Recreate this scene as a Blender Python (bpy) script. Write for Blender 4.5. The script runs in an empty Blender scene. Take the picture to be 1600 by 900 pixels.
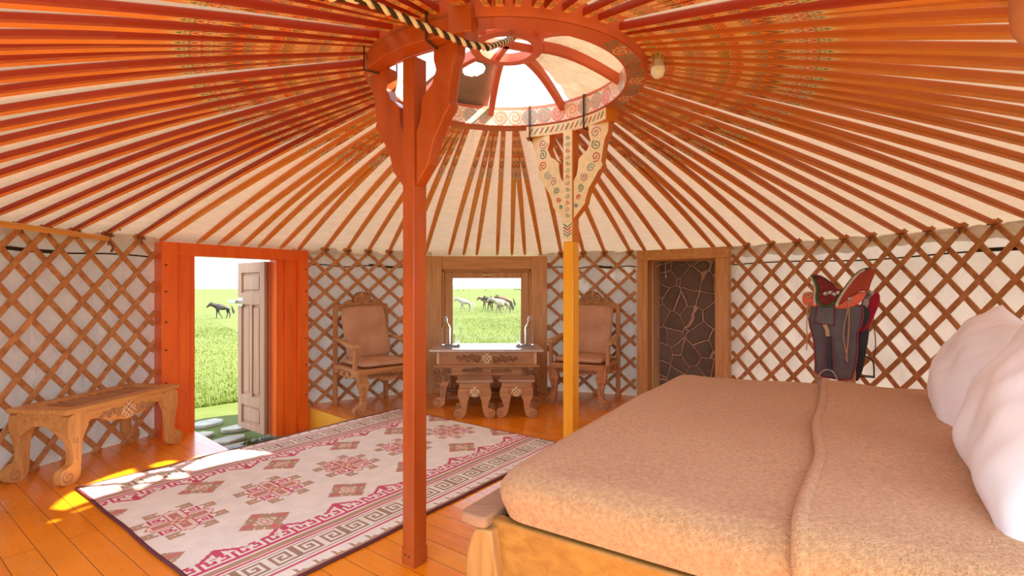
import bpy, math, random
import numpy as np
from mathutils import Vector, Matrix, noise
random.seed(7)
PI = math.pi
SC = bpy.context.scene
COL = SC.collection
# ------------------------------------------------------------------ camera
CAMZ = 1.23
F = 788.0
cam = bpy.data.cameras.new('camera'); camo = bpy.data.objects.new('camera', cam); COL.objects.link(camo)
camo.location = (0, 0, CAMZ); camo.rotation_euler = (PI/2, 0, 0)
cam.sensor_width = 36; cam.lens = 36*F/1600; cam.clip_start = .02; cam.clip_end = 5000
SC.camera = camo
# ------------------------------------------------------------------ sky, sun, exposure
w = bpy.data.worlds.new('sky'); SC.world = w; w.use_nodes = True
nt = w.node_tree; nt.nodes.clear()
out = nt.nodes.new('ShaderNodeOutputWorld'); bg = nt.nodes.new('ShaderNodeBackground')
tc = nt.nodes.new('ShaderNodeTexCoord'); mp = nt.nodes.new('ShaderNodeMapping'); mp.inputs['Scale'].default_value = (1, 1, 5)
nz = nt.nodes.new('ShaderNodeTexNoise'); nz.inputs['Scale'].default_value = 3; nz.inputs['Detail'].default_value = 5
rp = nt.nodes.new('ShaderNodeValToRGB')
rp.color_ramp.elements[0].position = .35; rp.color_ramp.elements[0].color = (.60, .78, 1, 1)
rp.color_ramp.elements[1].position = .62; rp.color_ramp.elements[1].color = (.80, .90, 1, 1)
nt.links.new(tc.outputs['Generated'], mp.inputs[0]); nt.links.new(mp.outputs[0], nz.inputs['Vector'])
nt.links.new(nz.outputs['Fac'], rp.inputs[0]); nt.links.new(rp.outputs[0], bg.inputs[0]); nt.links.new(bg.outputs[0], out.inputs[0])
bg.inputs[1].default_value = 1.0
sd = bpy.data.lights.new('sun', 'SUN'); sun = bpy.data.objects.new('sun', sd); COL.objects.link(sun)
sd.energy = 6.5; sd.angle = .012; sd.color = (1, .93, .82)
sun.rotation_euler = Vector((-2.06, .38, -2.42)).to_track_quat('-Z', 'Y').to_euler()
sun.location = (5, -1, 8)
SC.view_settings.view_transform = 'Standard'; SC.view_settings.look = 'None'
SC.view_settings.gamma = 1; SC.view_settings.use_curve_mapping = False
SC.view_settings.exposure = 1.82
SC.cycles.max_bounces = 10; SC.cycles.diffuse_bounces = 6; SC.cycles.transparent_max_bounces = 12
SC.cycles.sample_clamp_indirect = 6
# ------------------------------------------------------------------ place constants
CX, CY = -.03, 2.78            # yurt centre
RW, ZW = 3.25, 1.62            # wall radius and height
RR, RI = .747, .646            # crown ring radii
ZR = 2.327                     # underside of crown ring
def polar(az, r, z=0.0):
    a = math.radians(az); return Vector((CX+r*math.cos(a), CY+r*math.sin(a), z))
D = Vector((.594, .804, 0)); N = Vector((.804, -.594, 0))   # axes of floorboards, rug and doorway
# ------------------------------------------------------------------ materials
def lk(m, a, b): m.node_tree.links.new(a, b)
def newmat(name):
    m = bpy.data.materials.new(name); m.use_nodes = True
    return m, m.node_tree.nodes['Principled BSDF'], m.node_tree.nodes
def noisemat(name, c1, c2, scale=(1, 1, 1), ns=8, detail=4, rough=.6, bump=0.0, bs=None, dist=0.0, lo=.3, hi=.7, coat=0, metal=0, rot=(0, 0, 0), sheen=0, spec=.5):
    m, b, n = newmat(name)
    t = n.new('ShaderNodeTexCoord'); mpn = n.new('ShaderNodeMapping'); mpn.inputs['Scale'].default_value = scale; mpn.inputs['Rotation'].default_value = rot
    z = n.new('ShaderNodeTexNoise'); z.inputs['Scale'].default_value = ns; z.inputs['Detail'].default_value = detail; z.inputs['Distortion'].default_value = dist
    r = n.new('ShaderNodeValToRGB'); r.color_ramp.elements[0].position = lo; r.color_ramp.elements[1].position = hi
    r.color_ramp.elements[0].color = (*c1, 1); r.color_ramp.elements[1].color = (*c2, 1)
    lk(m, t.outputs['Object'], mpn.inputs[0]); lk(m, mpn.outputs[0], z.inputs['Vector']); lk(m, z.outputs['Fac'], r.inputs[0]); lk(m, r.outputs[0], b.inputs['Base Color'])
    b.inputs['Roughness'].default_value = rough; b.inputs['Metallic'].default_value = metal
    b.inputs['Coat Weight'].default_value = coat; b.inputs['Sheen Weight'].default_value = sheen; b.inputs['Specular IOR Level'].default_value = spec
    if bump:
        z2 = z
        if bs:
            z2 = n.new('ShaderNodeTexNoise'); z2.inputs['Scale'].default_value = bs; z2.inputs['Detail'].default_value = 3
            lk(m, mpn.outputs[0], z2.inputs['Vector'])
        bp = n.new('ShaderNodeBump'); bp.inputs['Strength'].default_value = bump; bp.inputs['Distance'].default_value = .01
        lk(m, z2.outputs['Fac'], bp.inputs['Height']); lk(m, bp.outputs[0], b.inputs['Normal'])
    return m
def wood(name, c1, c2, axis=0, rough=.5, coat=0):
    s = [14, 14, 14]; s[axis] = 1.2
    return noisemat(name, c1, c2, tuple(s), ns=2.2, detail=6, rough=rough, bump=.12, dist=.6, coat=coat)
def flat(name, c, rough=.5, metal=0, coat=0, em=0):
    m = noisemat(name, tuple(x*.88 for x in c), tuple(min(1, x*1.08) for x in c), ns=30, rough=rough, metal=metal, coat=coat)
    if em:
        b = m.node_tree.nodes['Principled BSDF']; b.inputs['Emission Color'].default_value = (*c, 1); b.inputs['Emission Strength'].default_value = em
    return m
def attrmat(name, rough=.6, bump=0, bs=200, coat=0):
    m, b, n = newmat(name)
    a = n.new('ShaderNodeAttribute'); a.attribute_name = 'Col'
    t = n.new('ShaderNodeTexCoord'); z = n.new('ShaderNodeTexNoise'); z.inputs['Scale'].default_value = 9; z.inputs['Detail'].default_value = 5
    r = n.new('ShaderNodeMapRange'); r.inputs['To Min'].default_value = .82; r.inputs['To Max'].default_value = 1.1
    mx = n.new('ShaderNodeVectorMath'); mx.operation = 'SCALE'
    lk(m, t.outputs['Object'], z.inputs['Vector']); lk(m, z.outputs['Fac'], r.inputs['Value'])
    lk(m, a.outputs['Color'], mx.inputs[0]); lk(m, r.outputs[0], mx.inputs['Scale']); lk(m, mx.outputs[0], b.inputs['Base Color'])
    b.inputs['Roughness'].default_value = rough; b.inputs['Coat Weight'].default_value = coat
    if bump:
        z2 = n.new('ShaderNodeTexNoise'); z2.inputs['Scale'].default_value = bs
        bp = n.new('ShaderNodeBump'); bp.inputs['Strength'].default_value = bump; bp.inputs['Distance'].default_value = .004
        lk(m, t.outputs['Object'], z2.inputs['Vector']); lk(m, z2.outputs['Fac'], bp.inputs['Height']); lk(m, bp.outputs[0], b.inputs['Normal'])
    return m
def cloth(name, c, trans, wr=(3, 3, 3), bump=.5, ns=6):
    m = bpy.data.materials.new(name); m.use_nodes = True; n = m.node_tree.nodes; n.clear()
    o = n.new('ShaderNodeOutputMaterial'); d = n.new('ShaderNodeBsdfDiffuse'); tr = n.new('ShaderNodeBsdfTranslucent'); mx = n.new('ShaderNodeMixShader')
    t = n.new('ShaderNodeTexCoord'); mpn = n.new('ShaderNodeMapping'); mpn.inputs['Scale'].default_value = wr
    z = n.new('ShaderNodeTexNoise'); z.inputs['Scale'].default_value = ns; z.inputs['Detail'].default_value = 5; z.inputs['Distortion'].default_value = .8
    bp = n.new('ShaderNodeBump'); bp.inputs['Strength'].default_value = bump; bp.inputs['Distance'].default_value = .03
    r = n.new('ShaderNodeValToRGB'); r.color_ramp.elements[0].color = (*[x*.86 for x in c], 1); r.color_ramp.elements[1].color = (*c, 1)
    r.color_ramp.elements[0].position = .3; r.color_ramp.elements[1].position = .6
    lk(m, t.outputs['UV'] if name.startswith('uv') else t.outputs['Object'], mpn.inputs[0]); lk(m, mpn.outputs[0], z.inputs['Vector']); lk(m, z.outputs['Fac'], bp.inputs['Height'])
    lk(m, z.outputs['Fac'], r.inputs[0]); lk(m, r.outputs[0], d.inputs[0]); lk(m, bp.outputs[0], d.inputs['Normal'])
    tr.inputs[0].default_value = (c[0], c[1]*.93, c[2]*.82, 1); mx.inputs[0].default_value = trans
    lk(m, d.outputs[0], mx.inputs[1]); lk(m, tr.outputs[0], mx.inputs[2]); lk(m, mx.outputs[0], o.inputs[0])
    return m
M = {}
M['roofcloth'] = cloth('uv_roof_cotton', (.80, .69, .55), .075, (1, 1, 1), .55, 7)
M['wallcloth'] = cloth('wall_cotton', (.80, .75, .74), .10, (1.6, 1.6, 1.2), 1.0, 5)
M['crowncloth'] = cloth('crown_cotton', (.86, .82, .76), .26, (2, 5, 2), 1.0, 5)
M['pole'] = attrmat('painted_pole', .42, coat=.15)
M['redpaint'] = noisemat('red_orange_paint', (.38, .070, .012), (.50, .105, .018), (6, 6, 1), ns=2, rough=.38, coat=.2, bump=.05)
M['doorpaint'] = noisemat('orange_red_paint', (.82, .125, .008), (.94, .185, .015), (6, 6, 1), ns=2, rough=.4, coat=.1, bump=.06)
M['ringpaint'] = noisemat('ring_red_paint', (.52, .10, .04), (.66, .15, .06), ns=4, rough=.45)
M['yellow'] = noisemat('yellow_paint', (.85, .36, .01), (.95, .46, .02), (6, 6, 1), ns=2, rough=.35, coat=.2)
M['riser'] = noisemat('yellow_riser_paint', (.85, .42, .03), (.95, .55, .06), ns=4, rough=.4)
M['cream'] = flat('cream_paint', (.86, .72, .45), .5)
M['green'] = flat('green_paint', (.10, .30, .20), .5)
M['teal'] = flat('teal_paint', (.18, .42, .40), .5)
M['lilac'] = flat('lilac_paint', (.48, .26, .36), .5)
M['crimson'] = flat('crimson_paint', (.62, .08, .06), .5)
M['gold'] = flat('gold_paint', (.95, .80, .48), .35)
M['lattice'] = noisemat('lattice_wood', (.40, .17, .05), (.64, .31, .12), (7, 7, 7), ns=3, detail=5, rough=.55, bump=.1)
M['carved'] = wood('carved_brown_wood', (.40, .165, .048), (.60, .29, .105), 0, .5)
M['carvedark'] = wood('carved_brown_wood_relief', (.22, .08, .025), (.36, .155, .055), 0, .55)
M['bench'] = wood('honey_wood', (.54, .24, .06), (.72, .38, .12), 0, .45)
M['benchv'] = wood('honey_wood_upright', (.54, .24, .06), (.72, .38, .12), 2, .45)
M['pine'] = wood('window_pine', (.52, .25, .07), (.70, .39, .14), 2, .45)
M['pineh'] = wood('window_pine_across', (.52, .25, .07), (.70, .39, .14), 0, .45)
M['pale'] = wood('pale_pine', (.62, .42, .24), (.75, .54, .33), 2, .5)
M['tabletop'] = wood('pale_table_top', (.48, .40, .33), (.62, .54, .46), 0, .22, .4)
M['bedwood'] = wood('bed_wood', (.30, .125, .018), (.46, .22, .04), 0, .45, .1)
M['bedrail'] = wood('bed_rail_wood', (.32, .17, .09), (.42, .25, .15), 0, .5)
M['doorleaf'] = noisemat('pinkish_door_wood', (.42, .22, .14), (.52, .29, .19), (10, 10, 1), ns=2, rough=.5)
M['leather'] = noisemat('tan_leather', (.48, .25, .13), (.64, .37, .21), ns=5, detail=6, rough=.6, bump=.08)
M['piping'] = flat('leather_piping', (.62, .42, .28), .6)
M['dark'] = flat('dark_rope', (.05, .03, .02), .9)
M['sheet'] = noisemat('white_pillow_cotton', (.84, .85, .90), (.89, .90, .95), ns=3, rough=.8, bump=.5, bs=5, dist=1.5)
M['steel'] = flat('steel', (.6, .6, .6), .3, 1)
M['iron'] = flat('dark_iron', (.06, .055, .05), .45, .6)
M['brass'] = flat('brass', (.6, .42, .2), .35, 1)
M['stonecap'] = noisemat('flagstone', (.26, .24, .20), (.42, .38, .31), ns=5, rough=.85, bump=.4)
M['slate'] = noisemat('blue_grey_slate', (.14, .18, .19), (.34, .40, .40), ns=5, rough=.75, bump=.4)
def floormat():
    m, b, n = newmat('orange_floorboards')
    t = n.new('ShaderNodeTexCoord'); mpn = n.new('ShaderNodeMapping'); mpn.inputs['Rotation'].default_value = (0, 0, -math.atan2(N.y, N.x))
    lk(m, t.outputs['Object'], mpn.inputs[0])
    br = n.new('ShaderNodeTexBrick'); br.inputs['Scale'].default_value = 1; br.inputs['Brick Width'].default_value = 2.35; br.inputs['Row Height'].default_value = .116
    br.inputs['Mortar Size'].default_value = .0016; br.inputs['Mortar Smooth'].default_value = .3; br.offset = .37
    br.inputs['Color1'].default_value = (.92, .27, .006, 1); br.inputs['Color2'].default_value = (.97, .335, .008, 1); br.inputs['Mortar'].default_value = (.10, .025, .006, 1)
    lk(m, mpn.outputs[0], br.inputs['Vector'])
    m2 = n.new('ShaderNodeMapping'); m2.inputs['Scale'].default_value = (1.2, 16, 1); lk(m, mpn.outputs[0], m2.inputs[0])
    z = n.new('ShaderNodeTexNoise'); z.inputs['Scale'].default_value = 2; z.inputs['Detail'].default_value = 6; lk(m, m2.outputs[0], z.inputs['Vector'])
    z3 = n.new('ShaderNodeTexNoise'); z3.inputs['Scale'].default_value = 3; lk(m, mpn.outputs[0], z3.inputs['Vector'])
    hs = n.new('ShaderNodeHueSaturation'); mr = n.new('ShaderNodeMapRange'); mr.inputs['To Min'].default_value = .78; mr.inputs['To Max'].default_value = 1.15
    lk(m, z3.outputs['Fac'], mr.inputs['Value']); lk(m, mr.outputs[0], hs.inputs['Value']); lk(m, br.outputs['Color'], hs.inputs['Color']); lk(m, hs.outputs[0], b.inputs['Base Color'])
    r = n.new('ShaderNodeMapRange'); b.inputs['Coat Weight'].default_value = .4; b.inputs['Coat Roughness'].default_value = .09; r.inputs['To Min'].default_value = .2; r.inputs['To Max'].default_value = .4; lk(m, z.outputs['Fac'], r.inputs['Value']); lk(m, r.outputs[0], b.inputs['Roughness'])
    bp = n.new('ShaderNodeBump'); bp.inputs['Strength'].default_value = .18; bp.inputs['Distance'].default_value = .01; lk(m, z.outputs['Fac'], bp.inputs['Height'])
    bp2 = n.new('ShaderNodeBump'); bp2.inputs['Strength'].default_value = .6; bp2.inputs['Distance'].default_value = .004; bp2.invert = True
    lk(m, br.outputs['Fac'], bp2.inputs['Height']); lk(m, bp.outputs[0], bp2.inputs['Normal']); lk(m, bp2.outputs[0], b.inputs['Normal'])
    return m
M['floor'] = floormat()
def stonewall():
    m, b, n = newmat('crazy_paved_stone')
    t = n.new('ShaderNodeTexCoord'); z = n.new('ShaderNodeTexNoise'); z.inputs['Scale'].default_value = 4
    ad = n.new('ShaderNodeMixRGB'); ad.blend_type = 'ADD'; ad.inputs[0].default_value = .09
    lk(m, t.outputs['Object'], ad.inputs[1]); lk(m, t.outputs['Object'], z.inputs['Vector']); lk(m, z.outputs['Color'], ad.inputs[2])
    mpn = n.new('ShaderNodeMapping'); mpn.inputs['Scale'].default_value = (1, 1, .85); lk(m, ad.outputs[0], mpn.inputs[0])
    v = n.new('ShaderNodeTexVoronoi'); v.feature = 'DISTANCE_TO_EDGE'; v.inputs['Scale'].default_value = 5.6
    v2 = n.new('ShaderNodeTexVoronoi'); v2.inputs['Scale'].default_value = 5.6
    lk(m, mpn.outputs[0], v.inputs['Vector']); lk(m, mpn.outputs[0], v2.inputs['Vector'])
    r = n.new('ShaderNodeValToRGB'); r.color_ramp.elements[0].position = .025; r.color_ramp.elements[1].position = .06
    lk(m, v.outputs['Distance'], r.inputs[0])
    z2 = n.new('ShaderNodeTexNoise'); z2.inputs['Scale'].default_value = 14; z2.inputs['Detail'].default_value = 6; lk(m, t.outputs['Object'], z2.inputs['Vector'])
    rc = n.new('ShaderNodeValToRGB'); rc.color_ramp.elements[0].color = (.075, .055, .038, 1); rc.color_ramp.elements[1].color = (.24, .18, .13, 1)
    mx0 = n.new('ShaderNodeMixRGB'); mx0.inputs[0].default_value = .45; lk(m, z2.outputs['Fac'], mx0.inputs[1]); lk(m, v2.outputs['Color'], mx0.inputs[2]); lk(m, mx0.outputs[0], rc.inputs[0])
    mx = n.new('ShaderNodeMixRGB'); mx.inputs[1].default_value = (.50, .35, .25, 1); lk(m, r.outputs[0], mx.inputs[0]); lk(m, rc.outputs[0], mx.inputs[2])
    lk(m, mx.outputs[0], b.inputs['Base Color']); b.inputs['Roughness'].default_value = .7
    bp = n.new('ShaderNodeBump'); bp.inputs['Strength'].default_value = 1; bp.inputs['Distance'].default_value = .03
    lk(m, r.outputs[0], bp.inputs['Height']); lk(m, bp.outputs[0], b.inputs['Normal'])
    return m
M['stone'] = stonewall()
def grassmat(name, cols, ns):
    m, b, n = newmat(name)
    t = n.new('ShaderNodeTexCoord'); z = n.new('ShaderNodeTexNoise'); z.inputs['Scale'].default_value = ns; z.inputs['Detail'].default_value = 8; z.inputs['Roughness'].default_value = .65
    z1 = n.new('ShaderNodeTexNoise'); z1.inputs['Scale'].default_value = ns*.12
    mx = n.new('ShaderNodeMixRGB'); mx.inputs[0].default_value = .4; lk(m, z.outputs['Fac'], mx.inputs[1]); lk(m, z1.outputs['Fac'], mx.inputs[2])
    r = n.new('ShaderNodeValToRGB'); r.color_ramp.elements[0].position = .36; r.color_ramp.elements[1].position = .64
    r.color_ramp.elements[0].color = (*cols[0], 1); r.color_ramp.elements[1].color = (*cols[1], 1)
    lk(m, t.outputs['Object'], z.inputs['Vector']); lk(m, t.outputs['Object'], z1.inputs['Vector']); lk(m, mx.outputs[0], r.inputs[0]); lk(m, r.outputs[0], b.inputs['Base Color'])
    b.inputs['Roughness'].default_value = .9; b.inputs['Specular IOR Level'].default_value = .1
    return m
M['ground'] = grassmat('steppe_grass', [(.075, .095, .018), (.12, .135, .038)], 1.6)
M['blade'] = grassmat('grass_blades', [(.06, .095, .012), (.14, .17, .035)], 2)
def glassmat():
    m, b, n = newmat('clear_glass'); b.inputs['Transmission Weight'].default_value = 1; b.inputs['Roughness'].default_value = .02
    b.inputs['Base Color'].default_value = (.96, .98, .98, 1); b.inputs['IOR'].default_value = 1.3
    return m
M['glass'] = glassmat()
# ------------------------------------------------------------------ mesh builder
class MB:
    def __init__(s): s.v = []; s.f = []; s.m = []
    def add(s, vs, fs, m=0):
        o = len(s.v); s.v += [tuple(x) for x in vs]; s.f += [tuple(i+o for i in f) for f in fs]; s.m += [m]*len(fs); return s
    def frame(s, pts, T):   # helper: transform
        return [T @ Vector(p) for p in pts]
    def box(s, c, d, m=0, T=None):
        x, y, z = [k/2 for k in d]
        vs = [Vector((c[0]+a*x, c[1]+b*y, c[2]+e*z)) for a in (-1, 1) for b in (-1, 1) for e in (-1, 1)]
        if T: vs = [T @ v for v in vs]
        return s.add(vs, [(0, 1, 3, 2), (4, 6, 7, 5), (0, 4, 5, 1), (2, 3, 7, 6), (0, 2, 6, 4), (1, 5, 7, 3)], m)
    def bb(s, lo, hi, m=0, T=None):
        return s.box([(a+b)/2 for a, b in zip(lo, hi)], [b-a for a, b in zip(lo, hi)], m, T)
    def prism(s, poly, o, ux, uy, th, m=0):
        """outline in the ux,uy plane, thickness th along ux x uy, centred"""
        o = Vector(o); ux = Vector(ux); uy = Vector(uy); nn = ux.cross(uy).normalized()*th/2
        n = len(poly); a = [o+ux*p[0]+uy*p[1]-nn for p in poly]; b = [o+ux*p[0]+uy*p[1]+nn for p in poly]
        fs = [tuple(range(n))[::-1], tuple(range(n, 2*n))]+[(i, (i+1) % n, n+(i+1) % n, n+i) for i in range(n)]
        return s.add(a+b, fs, m)
    def tube(s, pts, r, n=8, m=0, cap=True, up=None, sq=1.0):
        pts = [Vector(p) for p in pts]; k = len(pts)
        rs = r if isinstance(r, (list, tuple)) else [r]*k
        t0 = (pts[1]-pts[0]).normalized(); u = Vector(up) if up else (Vector((0, 0, 1)) if abs(t0.z) < .9 else Vector((1, 0, 0)))
        u = (u-t0*u.dot(t0)).normalized(); vs = []
        for i, p in enumerate(pts):
            t = (pts[min(i+1, k-1)]-pts[max(i-1, 0)]).normalized()
            u = (u-t*u.dot(t)); u = u.normalized() if u.length > 1e-6 else t.orthogonal().normalized(); v = t.cross(u)
            for j in range(n):
                a = 2*PI*j/n; vs.append(p+(u*math.cos(a)*sq+v*math.sin(a))*rs[i])
        fs = [(i*n+j, i*n+(j+1) % n, (i+1)*n+(j+1) % n, (i+1)*n+j) for i in range(k-1) for j in range(n)]
        if cap: fs += [tuple(range(n))[::-1], tuple(range((k-1)*n, k*n))]
        return s.add(vs, fs, m)
    def lathe(s, prof, c=(0, 0, 0), n=20, m=0, T=None):
        c = Vector(c); vs = []; k = len(prof)
        for r, z in prof:
            for j in range(n):
                a = 2*PI*j/n; vs.append(c+Vector((r*math.cos(a), r*math.sin(a), z)))
        if T: vs = [T @ v for v in vs]
        fs = [(i*n+j, i*n+(j+1) % n, (i+1)*n+(j+1) % n, (i+1)*n+j) for i in range(k-1) for j in range(n)]
        fs += [tuple(range(n))[::-1], tuple(range((k-1)*n, k*n))]
        return s.add(vs, fs, m)
    def ell(s, c, r, n=14, k=9, m=0, T=None):
        vs = []; c = Vector(c)
        for i in range(k+1):
            th = PI*i/k
            for j in range(n):
                a = 2*PI*j/n; vs.append(c+Vector((r[0]*math.sin(th)*math.cos(a), r[1]*math.sin(th)*math.sin(a), r[2]*math.cos(th))))
        if T: vs = [T @ v for v in vs]
        return s.add(vs, [(i*n+j, (i+1)*n+j, (i+1)*n+(j+1) % n, i*n+(j+1) % n) for i in range(k) for j in range(n)], m)
    def sweep(s, pts, nrm, wd, th, m=0, cap=True):
        """rectangular bar along pts; nrm per point = thickness direction"""
        k = len(pts); vs = []
        for i, p in enumerate(pts):
            p = Vector(p); t = (Vector(pts[min(i+1, k-1)])-Vector(pts[max(i-1, 0)])).normalized(); q = Vector(nrm[i]).normalized(); sd_ = t.cross(q).normalized()
            ww = wd[i] if isinstance(wd, (list, tuple)) else wd; tt = th[i] if isinstance(th, (list, tuple)) else th
            for a, b in ((-1, -1), (1, -1), (1, 1), (-1, 1)): vs.append(p+sd_*a*ww/2+q*b*tt/2)
        fs = [(i*4+j, i*4+(j+1) % 4, (i+1)*4+(j+1) % 4, (i+1)*4+j) for i in range(k-1) for j in range(4)]
        if cap: fs += [(3, 2, 1, 0), (k*4-4, k*4-3, k*4-2, k*4-1)]
        return s.add(vs, fs, m)
    def grid(s, fn, nu, nv, m=0, closeu=False):
        vs = [fn(i/nu, j/nv) for i in range(nu+1) for j in range(nv+1)]
        return s.add(vs, [(i*(nv+1)+j, (i+1)*(nv+1)+j, (i+1)*(nv+1)+j+1, i*(nv+1)+j+1) for i in range(nu) for j in range(nv)], m)
    def build(s, name, mats, parent=None, bevel=0, smooth=35, sub=0, loc=None):
        me = bpy.data.meshes.new(name); me.from_pydata(s.v, [], s.f)
        ml = mats if isinstance(mats, (list, tuple)) else [mats]
        for x in ml: me.materials.append(M[x] if isinstance(x, str) else x)
        if len(ml) > 1: me.polygons.foreach_set('material_index', s.m)
        import bmesh
        bm = bmesh.new(); bm.from_mesh(me); bmesh.ops.recalc_face_normals(bm, faces=bm.faces); bm.to_mesh(me); bm.free()
        if smooth: me.shade_smooth(); me.set_sharp_from_angle(angle=math.radians(smooth))
        o = bpy.data.objects.new(name, me); COL.objects.link(o)
        if parent: o.parent = parent
        if loc: o.location = loc
        if bevel:
            b = o.modifiers.new('bevel', 'BEVEL'); b.width = bevel; b.segments = 2; b.limit_method = 'ANGLE'; b.angle_limit = math.radians(40)
        if sub:
            b = o.modifiers.new('sub', 'SUBSURF'); b.levels = sub; b.render_levels = sub
        return o
def tag(o, label=None, cat=None, group=None, kind=None):
    if label: o['label'] = label
    if cat: o['category'] = cat
    if group: o['group'] = group
    if kind: o['kind'] = kind
    return o
def thing(name, label, cat, loc=(0, 0, 0), rz=0, group=None, kind=None):
    o = bpy.data.objects.new(name, None); COL.objects.link(o); o.empty_display_size = .1
    o.location = loc; o.rotation_euler = (0, 0, rz); return tag(o, label, cat, group, kind)
def copy_tree(o, parent=None):
    c = o.copy(); COL.objects.link(c)
    if parent: c.parent = parent
    for ch in list(o.children): copy_tree(ch, c)
    return c
def origin_to(o, p):
    """move the mesh object's origin to p (world) keeping the shape where it is"""
    p = Vector(p); o.data.transform(Matrix.Translation(-p)); o.location = p; return o
def spiral(c, r0, turns, a0=0, dr=1, n=None, rmin=.12):
    n = n or int(abs(turns)*12)+4; P = []
    for i in range(n+1):
        t = i/n; r = r0*(1-t*(1-rmin)); a = a0+dr*turns*2*PI*t; P.append((c[0]+r*math.cos(a), c[1]+r*math.sin(a)))
    return P
def on(P, o, ux, uy, h=0):
    o = Vector(o); ux = Vector(ux); uy = Vector(uy); nn = ux.cross(uy).normalized()*h
    return [o+ux*a+uy*b+nn for a, b in P]
def smoothpoly(P, it=2, closed=True):
    for _ in range(it):
        Q = []; n = len(P)
        for i in range(n if closed else n-1):
            a = P[i]; b = P[(i+1) % n]
            Q += [(a[0]*.75+b[0]*.25, a[1]*.75+b[1]*.25), (a[0]*.25+b[0]*.75, a[1]*.25+b[1]*.75)]
        P = ([P[0]] if not closed else [])+Q+([P[-1]] if not closed else [])
    return P
def knot(mb, o, ux, uy, s, r, m=0):
    """endless knot: woven diamond of strips with looped corners"""
    k = 3
    e = Vector(ux)*.7071; g = Vector(uy)*.7071
    A = e+g; B = g-e
    for i in range(-1, 2):
        for (P, Q) in ((A, B), (B, A)):
            off = Q*(i*s*.27)
            mb.tube([Vector(o)+off-P*s*.42, Vector(o)+off+P*s*.42], r, 5, m)
    for (P, Q) in ((A, B), (B, A)):
        for sg in (-1, 1):
            mb.tube([Vector(o)+P*sg*s*.42-Q*s*.27, Vector(o)+P*sg*s*.42], r, 5, m)
            mb.tube([Vector(o)+P*sg*s*.42+Q*s*.27, Vector(o)+P*sg*s*.54+Q*s*.27], r, 5, m)
def colorgrid(name, fn, nu, nv, img, mat, parent=None, smooth=True):
    """grid surface carrying a woven or painted pattern, one colour per cell. img [nu,nv,3]"""
    vs = [fn(i/nu, j/nv) for i in range(nu+1) for j in range(nv+1)]
    fs = [(i*(nv+1)+j, (i+1)*(nv+1)+j, (i+1)*(nv+1)+j+1, i*(nv+1)+j+1) for i in range(nu) for j in range(nv)]
    me = bpy.data.meshes.new(name); me.from_pydata(vs, [], fs); me.materials.append(M[mat])
    a = me.color_attributes.new('Col', 'FLOAT_COLOR', 'CORNER')
    c = np.ones((nu*nv, 4, 4), np.float32); c[:, :, :3] = img.reshape(nu*nv, 1, 3)
    a.data.foreach_set('color', c.ravel())
    if smooth: me.shade_smooth()
    o = bpy.data.objects.new(name, me); COL.objects.link(o)
    if parent: o.parent = parent
    return o
def scrollband(nu, nv, base, cols, cell, frac=None, line=(.85, .75, .5)):
    """row of painted spirals, period cell (in pixels along u)"""
    img = np.zeros((nu, nv, 3), np.float32); img[:] = base
    U, V = np.meshgrid(np.arange(nu)+.5, np.arange(nv)+.5, indexing='ij')
    ci = np.floor(U/cell).astype(int); x = (U-(ci+.5)*cell)/(cell*.5); y = (V-nv/2)/(nv*.5)
    y = np.where(ci % 2 == 0, y, -y)
    r = np.sqrt(x*x+y*y); a = np.arctan2(y, x)/(2*PI)
    sp = (r*2.1-a) % 1
    mask = (sp < .42) & (r < 1.0)
    for k, c in enumerate(cols):
        img[mask & (ci % len(cols) == k)] = c
    mask2 = (r > 1.05) & (r < 1.22)
    img[mask2] = line
    return img
M['pinkbrown'] = noisemat('pinkish_brown_surface', (.52, .23, .13), (.62, .30, .19), ns=5, rough=.7)
M['twine'] = flat('twine', (.50, .30, .16), .9); M['bulbw'] = flat('bulb_plastic', (.90, .92, .98), .3); M['bulbg'] = flat('bulb_base_plastic', (.62, .54, .58), .5)
M['cordw'] = flat('white_cord', (.8, .76, .7), .7)
def paneglass():
    m = bpy.data.materials.new('window_glass'); m.use_nodes = True; n = m.node_tree.nodes; n.clear()
    o = n.new('ShaderNodeOutputMaterial'); a = n.new('ShaderNodeBsdfTransparent'); g = n.new('ShaderNodeBsdfGlossy'); g.inputs['Roughness'].default_value = .02
    f = n.new('ShaderNodeFresnel'); f.inputs[0].default_value = 1.35; mx = n.new('ShaderNodeMixShader'); a.inputs[0].default_value = (.97, .98, .97, 1)
    lk(m, f.outputs[0], mx.inputs[0]); lk(m, a.outputs[0], mx.inputs[1]); lk(m, g.outputs[0], mx.inputs[2]); lk(m, mx.outputs[0], o.inputs[0]); return m
M['paneglass'] = paneglass()
M['maroon'] = flat('maroon_wool_binding', (.14, .03, .04), .95)
M['carvedv'] = wood('carved_brown_wood_upright', (.42, .18, .055), (.60, .30, .115), 2, .5)
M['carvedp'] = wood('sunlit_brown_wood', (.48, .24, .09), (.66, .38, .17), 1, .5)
M['stooltop'] = wood('stool_top_wood', (.34, .19, .11), (.46, .29, .19), 0, .25, .3)
M['bedwoody'] = wood('bed_wood_across', (.30, .125, .018), (.46, .22, .04), 1, .45, .1)
M['bedwood2'] = wood('bed_post_wood', (.36, .17, .045), (.52, .28, .09), 2, .45)
M['greytray'] = flat('grey_tray', (.35, .35, .36), .35); M['greytray2'] = flat('grey_tray_inside', (.22, .22, .23), .3)
M['sheetw'] = flat('white_ceramic', (.85, .84, .82), .3)
M['blanket'] = noisemat('camel_wool', (.50, .26, .115), (.69, .40, .195), ns=90, detail=6, rough=.95, bump=1.0, bs=190, sheen=.25, spec=.1)
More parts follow.
